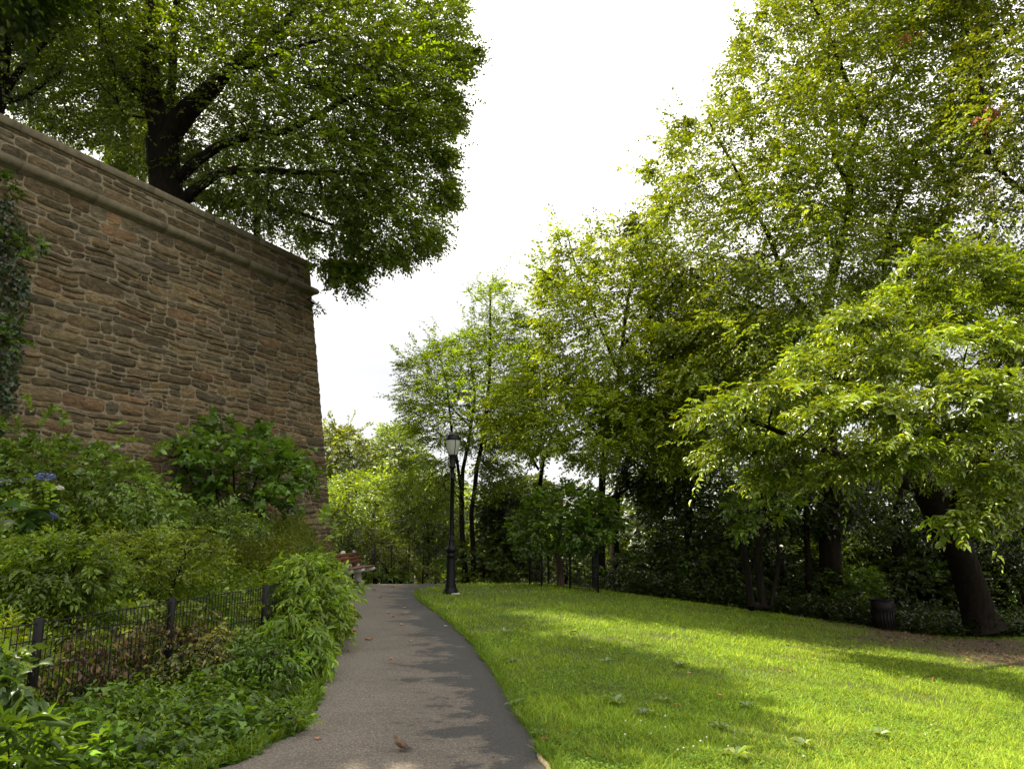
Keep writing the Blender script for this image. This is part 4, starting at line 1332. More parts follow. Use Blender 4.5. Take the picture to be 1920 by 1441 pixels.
P = np.stack([fx, fy, G(fx, fy) + rgl.uniform(.05, .75, n_)], 1)
A = rgl.normal(0, .45, (n_, 3)); A[:, 2] -= 1
L = rgl.uniform(.025, .075, n_)
tag(leaf_obj('dead_foliage', P, A, rgl.normal(size=(n_, 3)), L, L * .35, colors(n_, (.12, .08, .045), .5, .1, rgl), 'leaf', M_DRY), 'withered brown foliage hanging at the foot of the wire fence', 'dead plant', kind='stuff')


def ell_poly(cx, cy, w_, h_, sd, n=16, wob=.12):
    return [(cx + w_ * math.cos(a) * (1 + wob * math.sin(3 * a + sd)), cy + h_ * math.sin(a) * (1 + wob * math.cos(2 * a + sd))) for a in np.linspace(0, 2 * math.pi, n + 1)[:-1]]


def base_px(px, Y):
    x_ = (px - 960) / F * Y
    return 985 + (1.6 - float(G(x_, Y))) / Y * F


def bush(name, label, cat, poly, Yc, th, n, sd, rootpx=None, stems=3, **kw):
    a = np.array(poly); cx = a[:, 0].mean() if rootpx is None else rootpx
    by = base_px(cx, Yc)
    my = a[:, 1].mean()
    L_ = []
    rs = np.random.default_rng(sd + 1000)
    for s_ in range(stems):
        dx = (s_ - (stems - 1) / 2) * np.ptp(a[:, 0]) * .12
        L_.append([(cx + dx * .02, by + 2, Yc, 3.2), (cx + dx * .6, by * .6 + my * .4, Yc + rs.normal(0, .1), 2.4), (cx + dx * 1.4, my, Yc + rs.normal(0, .2), 1.4)])
    kw.setdefault('trunk_name', 'stems'); kw.setdefault('crown_name', 'foliage')
    return tree(name, label, cat, L_, [(poly, Yc, th, n)], sd, tip=.005, twig_r=.0025, **kw)


hyd = bush('hydrangea', 'tall dense hydrangea mound with small blue flower heads at the foot of the wall', 'shrub',
           [(-120, 830), (0, 830), (60, 820), (150, 825), (200, 835), (280, 880), (340, 930), (380, 975), (330, 1010), (200, 1020), (0, 1010), (-120, 1000)], 11.6, 1.2, 170, 201, shoots=40, shoot_len=.35,
           leaf_L=.095, ratio=.6, base=(.13, .21, .034), n_per=10, k=9, rc=.32, flat=.8, droop=.0, twig_len=.26, shape='leaf', material=M_LEAF_GLOSS, clump=.25, yellow=.06)
mfl, ntf, bf_ = mat('blue_petal'); bf_.inputs['Base Color'].default_value = (.19, .22, .46, 1); bf_.inputs['Roughness'].default_value = .7
mfw, ntf, bf_ = mat('white_petal'); bf_.inputs['Base Color'].default_value = (.72, .70, .66, 1); bf_.inputs['Roughness'].default_value = .7
rgq = np.random.default_rng(97)
for px, py, yq, r_, mm_ in [(85, 893, 10.45, .11, mfl), (6, 903, 10.4, .09, mfl), (50, 900, 10.4, .05, mfl), (88, 967, 10.2, .11, mfl), (58, 972, 10.2, .08, mfw), (112, 914, 10.4, .035, mfw)]:
    c0 = W(px, py, yq); n_ = max(160, int(230 * r_ / .1))
    d = unit(rgq.normal(size=(n_, 3))) * np.array([1, 1, .35]) * r_
    P = c0 + d
    A = unit(d + rgq.normal(0, .03, d.shape)); Nn = unit(rgq.normal(size=(n_, 3)) + np.array([0, -.8, 1]))
    L = rgq.uniform(.018, .032, n_)
    leaf_obj('flower_head', P, A, Nn, L, L, np.ones((n_, 3)), 'diamond', mm_, hyd)

bush('spreading_shrub', 'wide shrub with flat layers of round dark leaves against the wall right of the hydrangea', 'shrub',
     [(300, 845), (360, 800), (345, 772), (400, 775), (450, 795), (500, 795), (530, 830), (580, 850), (590, 880), (560, 925), (520, 965), (440, 965), (380, 950), (330, 915), (350, 870)], 15.3, .9, 95, 202,
     rootpx=440, stems=5, leaf_L=.15, ratio=.85, base=(.10, .185, .028), n_per=5, k=8, rc=.36, flat=.2, droop=.03, twig_len=.5, shape='ivy', material=M_LEAF_GLOSS, clump=.25, yellow=.04, hang=.35)
bush('broadleaf_bush', 'light green bush with drooping leaves behind the near end of the wire fence', 'shrub',
     ell_poly(95, 1070, 130, 62, 3), 7.9, .6, 70, 203, shoots=20, shoot_len=.35, leaf_L=.075, ratio=.42, base=(.13, .205, .022), n_per=14, k=9, rc=.24, flat=.7, droop=.1, twig_len=.24, shape='leaf', clump=.3, hang=.6)
bush('flowering_herb_bush', 'loose feathery light green bush in the middle of the bank', 'shrub',
     ell_poly(300, 1040, 130, 52, 5), 9.5, .7, 60, 204, shoots=24, shoot_len=.4, leaf_L=.07, ratio=.34, base=(.16, .22, .03), n_per=10, k=10, rc=.26, flat=.8, droop=-.1, twig_len=.26, clump=.3)
bush('low_broadleaf_shrub', 'grey-green low shrub just under the spreading shrub', 'shrub',
     ell_poly(400, 985, 90, 34, 7), 11.5, .6, 40, 205, leaf_L=.07, ratio=.4, base=(.09, .15, .028), n_per=9, k=9, rc=.26, flat=.8, droop=-.05, twig_len=.25, clump=.3)
bush('withered_bush', 'half withered brownish green tangle against the middle of the wire fence', 'shrub',
     [(150, 1215), (230, 1175), (330, 1160), (420, 1170), (450, 1230), (430, 1300), (320, 1320), (180, 1310)], 7.5, .35, 62, 221, leaf_L=.05, ratio=.55, base=(.12, .13, .035), n_per=9, k=8, rc=.16, flat=.9, droop=.15, twig_len=.18, shape='leaf', clump=.5, hang=.7, yellow=.2, var=.45)
bush('fence_weed', 'dark leafy weeds leaning on the outside of the fence between two posts', 'plant',
     [(400, 1250), (450, 1190), (520, 1180), (560, 1230), (570, 1300), (500, 1330), (420, 1310)], 7.5, .3, 34, 222, leaf_L=.075, ratio=.36, base=(.08, .15, .016), n_per=7, k=8, rc=.15, flat=.9, droop=.2, twig_len=.2, shape='leaf', clump=.3, hang=.7)
bush('fence_weed', 'low bright weeds at the path corner below the hanging vine', 'plant',
     [(430, 1370), (480, 1330), (560, 1310), (590, 1320), (570, 1350), (500, 1385)], 6.3, .2, 18, 223, leaf_L=.06, ratio=.36, base=(.11, .19, .018), n_per=6, k=8, rc=.10, flat=.8, droop=-.1, twig_len=.13, shape='leaf', clump=.2, hang=.4)
# vine mound over the fence
bush('vine_mound', 'bright green leafy vine mound spilling over the fence onto the path edge', 'vine',
     [(515, 1085), (530, 1055), (570, 1030), (610, 1045), (640, 1080), (655, 1110), (648, 1160), (640, 1215), (610, 1255), (560, 1250), (525, 1190), (505, 1160), (512, 1120)], 10.4, .8, 135, 206, rootpx=560, shoots=16, shoot_len=.25, shoot_up=.5,
     leaf_L=.10, ratio=.40, base=(.15, .24, .02), n_per=9, k=9, rc=.22, flat=.9, droop=.3, twig_len=.24, shape='leaf', clump=.22, hang=.9, yellow=.12)
bush('vine_mound', 'second part of the bright vine beyond the mound, reaching the bench', 'vine',
     [(560, 1050), (590, 1025), (620, 1050), (645, 1085), (640, 1105), (600, 1110), (560, 1090)], 13.8, .8, 44, 207, leaf_L=.10, ratio=.42, base=(.08, .13, .016), n_per=9, k=8, rc=.28, flat=.9, droop=.2, twig_len=.26,
     shape='leaf', clump=.22, hang=.7)
bush('hanging_vine', 'long-leaved pale green plant drooping in front of the last bare fence post', 'vine',
     [(500, 1150), (540, 1140), (600, 1165), (610, 1230), (590, 1300), (560, 1290), (530, 1230)], 8.3, .22, 34, 208, leaf_L=.125, ratio=.30, base=(.14, .235, .02), n_per=7, k=8, rc=.14, flat=1.0, droop=.6, twig_len=.18,
     shape='leaf', clump=.2, hang=1.3, rootpx=560)
bush('foreground_herb', 'large long-leaved plant at the very bottom left corner of the picture', 'plant',
     [(-60, 1380), (0, 1360), (60, 1350), (110, 1390), (120, 1441), (80, 1480), (-60, 1500)], 4.55, .3, 16, 209, leaf_L=.15, ratio=.27, base=(.075, .14, .022), n_per=4, k=8, rc=.10, flat=.8, droop=-.35, twig_len=.14, shape='leaf', clump=.12, hang=.3,
     stems=2)
bush('foreground_creeper', 'pale green leafy sprig climbing the fence at the left picture edge', 'plant',
     [(-40, 1220), (20, 1215), (60, 1250), (55, 1300), (40, 1350), (-40, 1350)], 5.0, .2, 16, 210, leaf_L=.085, ratio=.55, base=(.085, .15, .03), n_per=5, k=7, rc=.08, flat=.8, droop=.1, twig_len=.12, shape='leaf', clump=.12, hang=.5, stems=2)
bush('large_leaf_plant', 'plant with very large drooping leaves in front of the hydrangea at the left edge', 'plant',
     ell_poly(20, 965, 55, 34, 2), 9.6, .3, 7, 211, leaf_L=.36, ratio=.5, base=(.045, .09, .02), n_per=2, k=5, rc=.14, flat=.6, droop=-.1, twig_len=.2, shape='leaf', material=M_LEAF_GLOSS, clump=.1, hang=.5, stems=2)
# ferny plants by the bench
for lab, cx, yq, sd in (('low leafy plant beside the bench end', 705, 22.6, 231), ('tufted leafy plant below the third fence post beyond the bench', 752, 23.2, 232), ('leafy plant between bench and fence posts', 728, 23.0, 233)):
    by = base_px(cx, yq)
    bush('verge_plant', lab, 'plant', ell_poly(cx, by - 9, 18, 10, sd), yq, .25, 9, sd, leaf_L=.16, ratio=.4, base=(.085, .14, .02), n_per=4, k=7, rc=.15, flat=.6, droop=-.2, twig_len=.15, shape='leaf', group='plants along the far path edge', hang=.5)
bush('bank_shrub', 'loose yellow-green shrub with reddish shoots sloping down behind the bench', 'shrub',
     [(650, 1010), (700, 985), (740, 1010), (790, 1045), (830, 1070), (810, 1085), (720, 1065), (660, 1040)], 24.5, 1.0, 46, 234, leaf_L=.13, ratio=.5, base=(.10, .13, .022), n_per=9, k=8, rc=.4, flat=.7, droop=.1, twig_len=.35, clump=.3)
bush('bank_shrub', 'grassy bush between the wall corner and the bench', 'shrub',
     [(600, 960), (640, 950), (670, 990), (690, 1020), (640, 1045), (600, 1040)], 22.5, .8, 36, 235, leaf_L=.12, ratio=.4, base=(.08, .12, .02), n_per=9, k=8, rc=.35, flat=.8, droop=.1, twig_len=.32, clump=.3)

# ivy curtain on the wall, left edge
rgv = np.random.default_rng(98)
n_ = 16000
u_w = rgv.uniform(8.4, 13.5, n_); v_w = rgv.uniform(1.2, 7.2, n_)
Pw = wall_pt(u_w, v_w, np.full(n_, .08))
dep = Pw[:, 1] * CT + (Pw[:, 2] - CAMZ) * ST
pxw = 960 + Pw[:, 0] * F / dep; pyw = 720.5 - ((Pw[:, 2] - CAMZ) * CT - Pw[:, 1] * ST) * F / dep
lim = np.interp(pyw, [300, 340, 400, 520, 560, 700, 760, 810], [5, 22, 30, 44, 46, 36, 22, 6]) + 7 * np.sin(pyw * .06) + rgv.normal(0, 4, n_)
k_ = (pxw < lim) & (pyw > 300)
Pw = Pw[k_] + WN * rgv.uniform(0, .16, (int(k_.sum()), 1)); n_ = len(Pw)
A = rgv.normal(0, .5, (n_, 3)) + np.array([0, 0, -.8]); Nn = WN + rgv.normal(0, .4, (n_, 3))
L = rgv.uniform(.05, .10, n_)
ivy_e = empty('wall_ivy', Pw[np.argmin(Pw[:, 2])], 'dark ivy curtain climbing the wall at the left picture edge', 'ivy')
leaf_obj('foliage', Pw, A, Nn, L, L * .95, colors(n_, (.028, .055, .016), .3, .05, rgv), 'ivy', M_LEAF_GLOSS, ivy_e)
mb = MB()
for s_ in range(9):
    u0_ = rgv.uniform(10.6, 12.5)
    vv_ = np.linspace(.9, 6.8, 14); uu_ = u0_ + np.cumsum(rgv.normal(0, .07, 14))
    mb.tube(wall_pt(uu_, vv_, np.full(14, .05)), .012, 5, cap=False)
mb.build('stems', M_BARK, ivy_e)
for lab, poly, yq, sd in (('bright leafy shoot sticking out of the wall ivy, upper of two', [(0, 420), (40, 415), (92, 455), (80, 480), (20, 480), (-20, 460)], 11.9, 241),
                          ('leafy shoots hanging from the parapet at the left picture edge', [(-30, 320), (10, 320), (45, 335), (30, 370), (-30, 380)], 12.0, 242),
                          ('bright leafy shoot low in the wall ivy', [(-20, 590), (35, 600), (50, 640), (20, 690), (-30, 680)], 11.8, 243)):
    a_ = np.array(poly).mean(0)
    tree('climbing_shoot', lab, 'climbing plant', [[(a_[0] - 45, a_[1] + 30, yq + .2, 1.5), (a_[0] - 15, a_[1] + 5, yq, 1)]], [(poly, yq, .2, 8)], sd, leaf_L=.10, ratio=.6, base=(.07, .13, .016), n_per=4, k=7,
         rc=.12, flat=.6, droop=.15, twig_len=.16, shape='leaf', tip=.004, twig_r=.002, group='leafy shoots in the wall ivy', trunk_name='stems', crown_name='foliage')
tree('climbing_shoot', 'small twiggy sprig growing from the wall corner just under the moulding', 'climbing plant', [[(575, 560, 19.5, 1), (590, 572, 19.4, .8)]], [([(583, 560), (598, 565), (607, 588), (590, 592)], 19.4, .15, 6)], 244,
     leaf_L=.09, ratio=.6, base=(.05, .09, .014), n_per=3, k=6, rc=.12, flat=.8, twig_len=.14, tip=.004, twig_r=.002, trunk_name='stems', crown_name='foliage')

# ------------------------------------------------------------------ lawn
rgg = np.random.default_rng(99)


def blades(name, x, y, h, wd, C, lean, material, z0=0.0, rg=rgg):
    n = len(x)
    z = G(x, y) + z0
    a = rg.uniform(0, 6.28, n); d = np.stack([np.cos(a), np.sin(a), 0 * a], 1); s = np.stack([-np.sin(a), np.cos(a), 0 * a], 1)
    ln_ = (lean * rg.uniform(.3, 1.8, n) * h)[:, None]
    B = np.stack([x, y, z - .004], 1)
    up = np.array([0, 0, 1.0]) * h[:, None]
    w_ = wd[:, None] * .5
    V = np.stack([B - s * w_, B + s * w_, B + up * .55 + d * ln_ * .35 + s * w_ * .8, B + up * .55 + d * ln_ * .35 - s * w_ * .8, B + up * .92 + d * ln_], 1).reshape(-1, 3)
    o_ = (np.arange(n) * 5)[:, None]
    return mesh_obj(name, V, [np.array([[0, 1, 2, 3]]) + o_, np.array([[3, 2, 4]]) + o_], material, None, np.clip(np.repeat(C, 5, 0), 0, 1))


n_ = 430000
yy = np.exp(rgg.uniform(math.log(3.5), math.log(25.5), n_))
x0_ = np.interp(yy, re[:, 1], re[:, 0]) + .02
x0_ = np.where(yy > 19.9, np.interp(yy, [19.9, 21.3, 22.5, 26], [-2.25, -1.6, 1.6, 4]), x0_)
x1_ = (2060 - 960) / F * yy * 1.02
u_ = rgg.random(n_)
xx = x0_ + (x1_ - x0_) * u_
dmk = dirt_mask(xx, yy)
keep = rgg.random(n_) > dmk * .88
xx, yy = xx[keep], yy[keep]; dmk = dmk[keep]
n_ = len(xx)
# cheap smooth noise on a lattice
def lat(x, y, s, sd):
    r_ = np.random.default_rng(sd); T = r_.random((256, 256)); X_ = x * s + 1000; Y_ = y * s + 1000
    i_ = np.floor(X_).astype(int); j_ = np.floor(Y_).astype(int); fx_ = X_ - i_; fy_ = Y_ - j_
    fx_ = fx_ * fx_ * (3 - 2 * fx_); fy_ = fy_ * fy_ * (3 - 2 * fy_)
    g = lambda a, b_: T[a % 256, b_ % 256]
    return (g(i_, j_) * (1 - fx_) + g(i_ + 1, j_) * fx_) * (1 - fy_) + (g(i_, j_ + 1) * (1 - fx_) + g(i_ + 1, j_ + 1) * fx_) * fy_
q1 = lat(xx, yy, .9, 1); q2 = lat(xx, yy, 4.5, 2); q3 = lat(xx, yy, .33, 3)
h = (.024 + .024 * q2 + .018 * q1) * rgg.uniform(.6, 1.35, n_) * (1 + .3 * np.clip((yy - 12) / 10, 0, 1))
tall = rgg.random(n_) < .012; h[tall] *= 2.2
wd = .0038 * (1 + .10 * np.clip(yy - 4, 0, 20)) * rgg.uniform(.7, 1.4, n_)
C = colors(n_, (.15, .235, .018), .3, .12, rgg) * (.75 + .5 * q1 + .25 * q3)[:, None]
dry = rgg.random(n_) < .035 + .1 * (q3 > .75)
C[dry] = C[dry] * np.array([1.6, 1.12, 2.2])
C = C * (1 - .35 * dmk)[:, None]
tag(blades('grass', xx, yy, h, wd, C, 1.05, M_GRASS), 'short sunlit and shaded lawn grass right of the path', 'grass', kind='stuff')
# clover and other low broad leaves in the lawn
n_ = 60000
yy = np.exp(rgg.uniform(math.log(3.5), math.log(15), n_))
x0_ = np.interp(yy, re[:, 1], re[:, 0]) + .03
xx = x0_ + ((2060 - 960) / F * yy - x0_) * rgg.random(n_)
q = lat(xx, yy, 1.3, 9) + .35 * lat(xx, yy, 6, 10)
k_ = q > .62
xx, yy = xx[k_], yy[k_]; n_ = len(xx)
P = np.stack([xx, yy, G(xx, yy) + rgg.uniform(.015, .05, n_)], 1)
A = rgg.normal(size=(n_, 3)); A[:, 2] = rgg.normal(.1, .3, n_)
L = rgg.uniform(.014, .026, n_) * (1 + .05 * (yy - 4))
tag(leaf_obj('clover', P, A, np.array([0, 0, 1.0]) + rgg.normal(0, .35, (n_, 3)), L, L * .85, colors(n_, (.10, .185, .022), .22, .1, rgg), 'diamond', M_GRASS), 'low clover leaves mixed into the lawn', 'clover', kind='stuff')
# grass fringe on both path edges
n_ = 15000
yy = np.exp(rgg.uniform(math.log(3.5), math.log(19), n_))
sd_l = rgg.random(n_) < .35
xe = np.where(sd_l, np.interp(yy, le[:, 1], le[:, 0]) - np.abs(rgg.normal(0, .12, n_)), np.interp(yy, re[:, 1], re[:, 0]) + np.where(yy > 6.4, -.015, .03) + np.abs(rgg.normal(0, .05, n_)))
tag(blades('verge_grass', xe, yy, rgg.uniform(.05, .14, n_) * np.where(sd_l, 1.2, .8), .0045 * (1 + .08 * (yy - 4)), colors(n_, (.10, .17, .012), .25, .15, rgg), .9, M_GRASS), 'longer grass along both edges of the path', 'grass', kind='stuff')

# plantain rosettes
def rosette(name, label, cat, x, y, r, k, ratio, base, group, sd, up=.35):
    r_ = np.random.default_rng(sd)
    z = float(G(x, y)) + .022
    e = empty(name, (x, y, z), label, cat, group)
    a = np.arange(k) * 2.4 + r_.normal(0, .2, k)
    A = np.stack([np.cos(a), np.sin(a), r_.uniform(up * .5, up * 1.6, k)], 1)
    P = np.array([x, y, z + .01]) + A * .008
    L = r * r_.uniform(.65, 1.2, k)
    leaf_obj('leaves', P, A, np.array([0, 0, 1.0]) + r_.normal(0, .15, (k, 3)), L, L * ratio, colors(k, base, .15, .1, r_), 'leaf', M_LEAF_GLOSS, e)
    mb = MB()
    for q in range(2):
        b_ = r_.normal(0, .02, 2)
        mb.tube([(x, y, z), (x + b_[0], y + b_[1], z + r * .8), (x + b_[0] * 2, y + b_[1] * 2, z + r * 1.35)], [.0015, .0012, .0025], 5)
    mb.build('flower_stalks', plain('plantain_stalk_%d' % sd, (.10, .13, .04), .8), e)


def ground_at(px, py):
    """where the sight line of a lawn pixel meets the ground"""
    lo, hi = 2.0, 60.0
    Ys = np.linspace(lo, 40, 600)
    pts = np.array([W(px, py, q) for q in Ys]); g_ = G(pts[:, 0], pts[:, 1])
    i_ = np.argmax(pts[:, 2] < g_)
    return pts[i_]


PL = [(1155, 1325, .13, 'pale broad-leaved plantain in the shaded grass, largest of the near ones'), (1245, 1322, .10, 'plantain rosette right of the largest plantain in the shade'), (965, 1330, .09, 'plantain tuft close to the path edge midway down'),
      (1135, 1246, .09, 'plantain cluster in the middle of the shaded lawn'), (960, 1246, .10, 'leafy tuft by the path edge beside the dark asphalt'), (1275, 1252, .10, 'sunlit plantain at the shadow edge of the lawn'),
      (1100, 1222, .09, 'small plantain above the middle cluster'), (1068, 1190, .09, 'small bright plantain near the sunlit streak'), (950, 1190, .09, 'small leafy tuft nearest the streak on the path side'), (1510, 1408, .09, 'small plantain in the sunny grass at the bottom'),
      (1010, 1385, .08, 'leafy weed overhanging the pale edging strip'), (1350, 1372, .08, 'plantain at the bottom of the sunny lawn'), (1380, 1425, .12, 'tall weed with seed stalks at the bottom edge of the lawn'), (1400, 1330, .08, 'small plantain at the tip of the lawn shadow'),
      (1205, 1345, .08, 'low weed between the two big shaded plantains'), (1650, 1385, .09, 'sunlit weed tuft near the lower right of the lawn')]
for i_, (px, py, r_, lab) in enumerate(PL):
    g_ = ground_at(px, py)
    rosette('plantain', lab, 'weed', float(g_[0]), float(g_[1]), r_ * 1.2, 9, .45, (.13, .20, .05), 'plantain weeds in the lawn', 300 + i_)

# white clover heads
M_CLV = plain('clover_flower', (.62, .6, .5), .8)
mb = MB(); mb.lathe([(0, .0), (.0012, .0), (.0012, .06), (.006, .062), (.0105, .07), (.011, .076), (.008, .083), (0, .085)], (0, 0, 0), 8)
c0 = None
rgx = np.random.default_rng(77)
for i_ in range(15):
    px = rgx.uniform(1170, 1880); py = rgx.uniform(1350, 1436)
    if i_ < 6: px, py = [(1175, 1362), (1200, 1365), (1245, 1352), (1328, 1395), (1365, 1412), (1250, 1375)][i_]
    g_ = ground_at(px, py)
    if c0 is None:
        c0 = mb.build('clover_flower', M_CLV, None, smooth=True); o = c0
    else:
        o = c0.copy(); col.objects.link(o)
    o.location = (float(g_[0]), float(g_[1]), float(G(g_[0], g_[1])) + .002); o.scale = (.62, .62, .62); o.rotation_euler = (rgx.normal(0, .15), rgx.normal(0, .15), 0)
    tag(o, 'tiny round white clover flower in the sunny near lawn', 'flower', 'white clover flowers in the lawn')

# fallen leaves on the path
FL = [(733, 1238, .05, (.42, .24, .13), 'curled tan leaf alone in the middle of the path'), (737, 1158, .05, (.33, .15, .06), 'orange-brown leaf near the far middle of the path'), (728, 1150, .055, (.55, .42, .32), 'pale flat leaf just beyond the orange-brown leaf'),
      (758, 1141, .05, (.5, .36, .26), 'pale leaf in the far path, right of centre'), (753, 1174, .055, (.5, .33, .25), 'pinkish pale leaf nearer than the orange-brown one'), (787, 1137, .05, (.3, .18, .07), 'ochre leaf near the far right edge of the path'),
      (691, 1202, .06, (.36, .15, .08), 'reddish leaf near the left path edge'), (656, 1139, .07, (.5, .32, .06), 'yellow leaf at the left path edge beside the verge'), (714, 1121, .05, (.36, .2, .08), 'small brown leaf far up the path'),
      (735, 1120, .06, (.42, .25, .1), 'small tan leaf beside the far brown one'), (701, 1107, .06, (.28, .15, .05), 'brown leaf near the bench end of the path'), (738, 1101, .08, (.4, .27, .12), 'pair-like pale leaf at the crest of the path'),
      (665, 1185, .06, (.4, .17, .1), 'red-brown leaf on the left path margin'), (770, 1205, .04, (.42, .3, .25), 'small pale leaf before the dark asphalt patch'), (595, 1392, .04, (.4, .17, .08), 'rusty leaf on the path near the ivy corner'),
      (500, 1388, .05, (.35, .15, .07), 'rusty leaf under the ivy at the path corner'), (835, 1176, .03, (.6, .56, .5), 'tiny white petal on the dark right asphalt'), (1350, 1312, .05, (.5, .28, .12), 'tan leaf lying in the lawn at the shadow edge'),
      (1293, 1270, .04, (.45, .3, .2), 'pale brown leaf in the sunny lawn'), (1268, 1331, .035, (.4, .15, .07), 'rust leaf in the shaded lawn'), (1022, 1402, .06, (.25, .1, .06), 'dark red leaf lying against the pale edging')]
for i_, (px, py, s_, c3, lab) in enumerate(FL):
    g_ = ground_at(px, py)
    r_ = np.random.default_rng(400 + i_)
    s_ = s_ * (1.55 if py < 1215 else 1.2)
    nu_ = 7
    prof = [0.05, .5, .85, 1, .85, .5, .04]
    V = []
    a = r_.uniform(0, 6.28); ca, sa = math.cos(a), math.sin(a)
    for k in range(nu_):
        for s2 in (-1, -.5, 0, .5, 1):
            lx = (k / (nu_ - 1) - .5) * s_ * 1.3; ly = s2 * prof[k] * s_ * .36
            lz = .006 + abs(s2) ** 1.5 * s_ * .16 * (1 + .3 * math.sin(k * 1.7 + i_)) + (k / 6 - .5) ** 2 * s_ * .3
            V.append((lx * ca - ly * sa, lx * sa + ly * ca, lz))
    Q_ = [[k * 5 + j_, k * 5 + j_ + 1, k * 5 + j_ + 6, k * 5 + j_ + 5] for k in range(nu_ - 1) for j_ in range(4)]
    o = mesh_obj('fallen_leaf', np.array(V), [np.array(Q_)], M_DRY, None, np.tile(np.array(c3), (len(V), 1)), True)
    o.location = (float(g_[0]), float(g_[1]), float(G(g_[0], g_[1])) + (.012 if i_ < 17 else .04))
    tag(o, lab, 'leaf', 'fallen leaves on the ground')

# leaf litter round the trash can
rgy = np.random.default_rng(88)
n_ = 9000
yy = rgy.uniform(10, 25, n_); xx = rgy.uniform(3, 19, n_)
k_ = (rgy.random(n_) < dirt_mask(xx, yy) * .8 + .0)
xx, yy = xx[k_], yy[k_]; n_ = len(xx)
P = np.stack([xx, yy, G(xx, yy) + rgy.uniform(.008, .03, n_)], 1); A = rgy.normal(size=(n_, 3)); A[:, 2] = rgy.normal(0, .2, n_)
L = rgy.uniform(.05, .09, n_)
tag(leaf_obj('leaf_litter', P, A, np.array([0, 0, 1.0]) + rgy.normal(0, .3, (n_, 3)), L, L * .6, colors(n_, (.13, .075, .038), .5, .1, rgy), 'leaf', M_DRY), 'brown leaf litter on the bare earth under the right trees', 'leaf litter', kind='stuff')

# brown dead sprays in the tree at the right edge
rgz = np.random.default_rng(89)
cz_ = np.array([W(1862, 197, 18.2), W(1835, 222, 18.2), W(1868, 205, 18.4), W(1705, 60, 19.5)])
lf_, tw_ = sprays(cz_, .22, rgz, 5, .13, .5, (.26, .09, .045), .5, .8, np.tile(np.array([0, 0, -1.0]), (4, 1)), 7, .25, .25, .05, .1, 1.0)
par_ = [o for o in bpy.data.objects if o.name.startswith('tall_tree') and o.parent is None][1]
leaf_obj('dead_leaves', *lf_, 'leaf', M_DRY, par_)

# low plants on the wood floor
rgu = np.random.default_rng(123)
n_ = 9000
XYu = np.stack([rgu.uniform(2.5, 24, n_), rgu.uniform(21.6, 29, n_)], 1)
XYu = XYu[XYu[:, 0] > (XYu[:, 1] - 21.6) * .4 + 3.2]
Hu = rgu.uniform(.2, .75, len(XYu))
tag(leaf_obj('wood_floor_plants', *rosette_plants(XYu, Hu, 11, .13, .6, (.026, .046, .006), rgu), 'diamond', M_LEAF), 'dark low plants carpeting the floor of the shaded wood edge', 'undergrowth', kind='stuff')

# far woods that read as one mass
rgf_ = np.random.default_rng(66)


def wood_mass(n, x0, x1, tops, Y0, Y1, base, leafL, rc, npr=8, k=8):
    px = rgf_.uniform(x0, x1, n); Yq = rgf_.uniform(Y0, Y1, n)
    top = np.interp(px, [t[0] for t in tops], [t[1] for t in tops]) + 14 * np.sin(px * .05) + 8 * np.sin(px * .13)
    py = top + (1105 - top) * rgf_.random(n) ** .9
    Pc = np.array([W(a, b_, c) for a, b_, c in zip(px, py, Yq)])
    Pc = Pc[Pc[:, 2] > G(Pc[:, 0], Pc[:, 1]) - .2]
    lf, _ = sprays(Pc, rc, rgf_, npr, leafL, .65, base, .1, .8, unit(rgf_.normal(size=Pc.shape)), k, .8, .25, .1, .4, .4)
    return lf


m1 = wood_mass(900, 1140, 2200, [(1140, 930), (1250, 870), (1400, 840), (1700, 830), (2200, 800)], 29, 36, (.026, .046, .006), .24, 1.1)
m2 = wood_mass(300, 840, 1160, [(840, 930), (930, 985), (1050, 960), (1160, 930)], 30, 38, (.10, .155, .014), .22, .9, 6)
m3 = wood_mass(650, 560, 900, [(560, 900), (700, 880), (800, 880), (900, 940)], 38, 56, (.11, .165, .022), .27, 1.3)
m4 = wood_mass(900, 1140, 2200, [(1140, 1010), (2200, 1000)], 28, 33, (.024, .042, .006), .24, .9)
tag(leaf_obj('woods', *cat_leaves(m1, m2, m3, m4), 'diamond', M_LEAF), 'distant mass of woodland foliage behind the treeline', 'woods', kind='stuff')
SKY_S, SUN_S, EXPO = .125, 5.0, 1.38

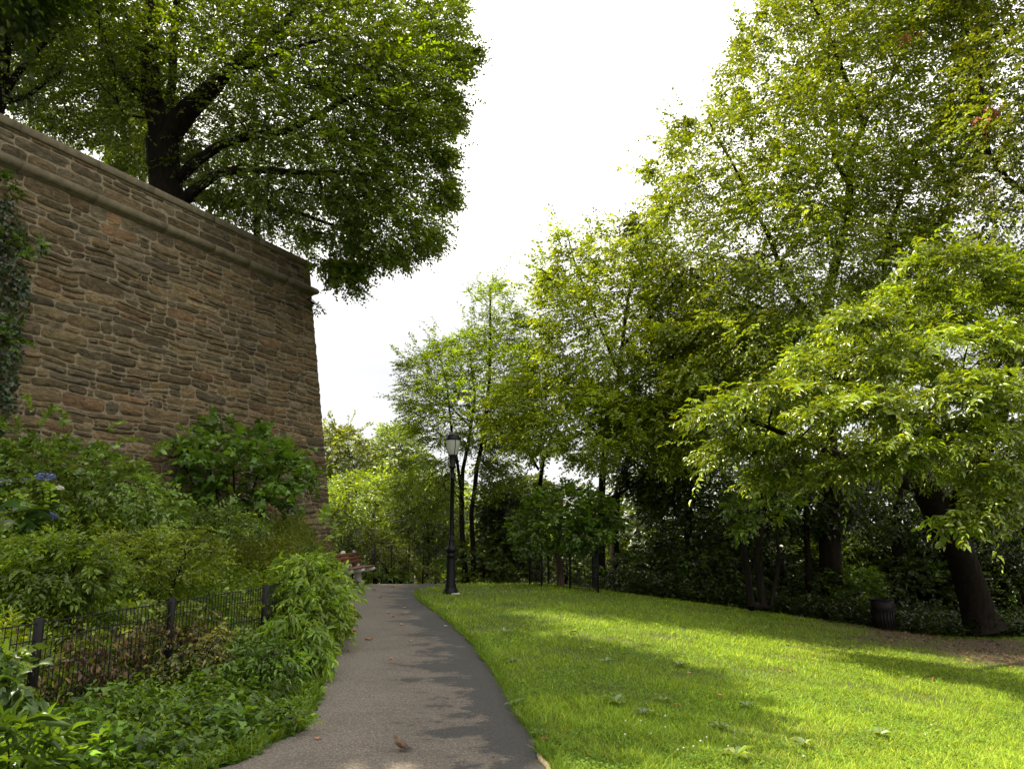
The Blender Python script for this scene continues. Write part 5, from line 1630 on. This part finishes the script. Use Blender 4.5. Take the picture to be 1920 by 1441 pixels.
# ------------------------------------------------------------------ light, sky, camera
w = bpy.data.worlds.new('World'); sc.world = w; w.use_nodes = True
nt = w.node_tree; bgn = nt.nodes['Background']
SAZ, SEL = np.array([-.994, .11]), math.radians(57)
sky = N(nt, 'ShaderNodeTexSky', sky_type='NISHITA', sun_disc=False)
sky.sun_elevation = SEL; sky.sun_rotation = math.atan2(SAZ[0], SAZ[1])
tc = N(nt, 'ShaderNodeTexCoord'); mp = N(nt, 'ShaderNodeMapping'); mp.inputs['Scale'].default_value = (1, 1, 2.4)
nt.links.new(tc.outputs['Generated'], mp.inputs[0])
nz = noise_node(nt, 2.3, 6, .55, mp.outputs[0], .3)
spx = N(nt, 'ShaderNodeSeparateXYZ'); nt.links.new(tc.outputs['Generated'], spx.inputs[0])
hz = ramp(nt, spx.outputs[2], [(.0, (3.7, 3.6, 3.5)), (.1, (3.3, 3.27, 3.25)), (.2, (3.0, 2.98, 3.01)), (.31, (3.8, 3.7, 3.65)), (.42, (8.0, 7.7, 7.0)), (.64, (8.0, 7.7, 7.0)), (.9, (7.0, 6.9, 6.5))])
cl = mixc(nt, 1.0, hz.outputs[0], ramp(nt, nz.outputs[0], [(.32, (.86, .87, .89)), (.58, (1.06, 1.06, 1.06))]).outputs[0], 'MULTIPLY')
fin = mixc(nt, .96, sky.outputs[0], cl)
nt.links.new(fin, bgn.inputs['Color']); bgn.inputs['Strength'].default_value = SKY_S
sd_ = bpy.data.lights.new('sun', 'SUN'); sd_.energy = SUN_S; sd_.angle = math.radians(.5); sd_.color = (1, .88, .66)
so = bpy.data.objects.new('sun', sd_); col.objects.link(so)
sv = Vector((SAZ[0] * math.cos(SEL), SAZ[1] * math.cos(SEL), math.sin(SEL)))
so.rotation_euler = sv.to_track_quat('Z', 'Y').to_euler(); so.location = (-20, 0, 30)

cam = bpy.data.cameras.new('camera'); co = bpy.data.objects.new('camera', cam); col.objects.link(co)
cam.sensor_width = 36; cam.lens = F / 1920 * 36; cam.clip_end = 1000; cam.clip_start = .05
co.location = (0, 0, CAMZ); co.rotation_euler = (math.pi / 2 + TH, 0, 0)
sc.camera = co
sc.view_settings.view_transform = 'Standard'; sc.view_settings.look = 'None'
sc.view_settings.exposure = EXPO; sc.view_settings.gamma = 1
c_ = sc.cycles
c_.max_bounces = 6; c_.diffuse_bounces = 3; c_.glossy_bounces = 2; c_.transmission_bounces = 3; c_.transparent_max_bounces = 4
c_.sample_clamp_indirect = 3
c_.caustics_reflective = False; c_.caustics_refractive = False
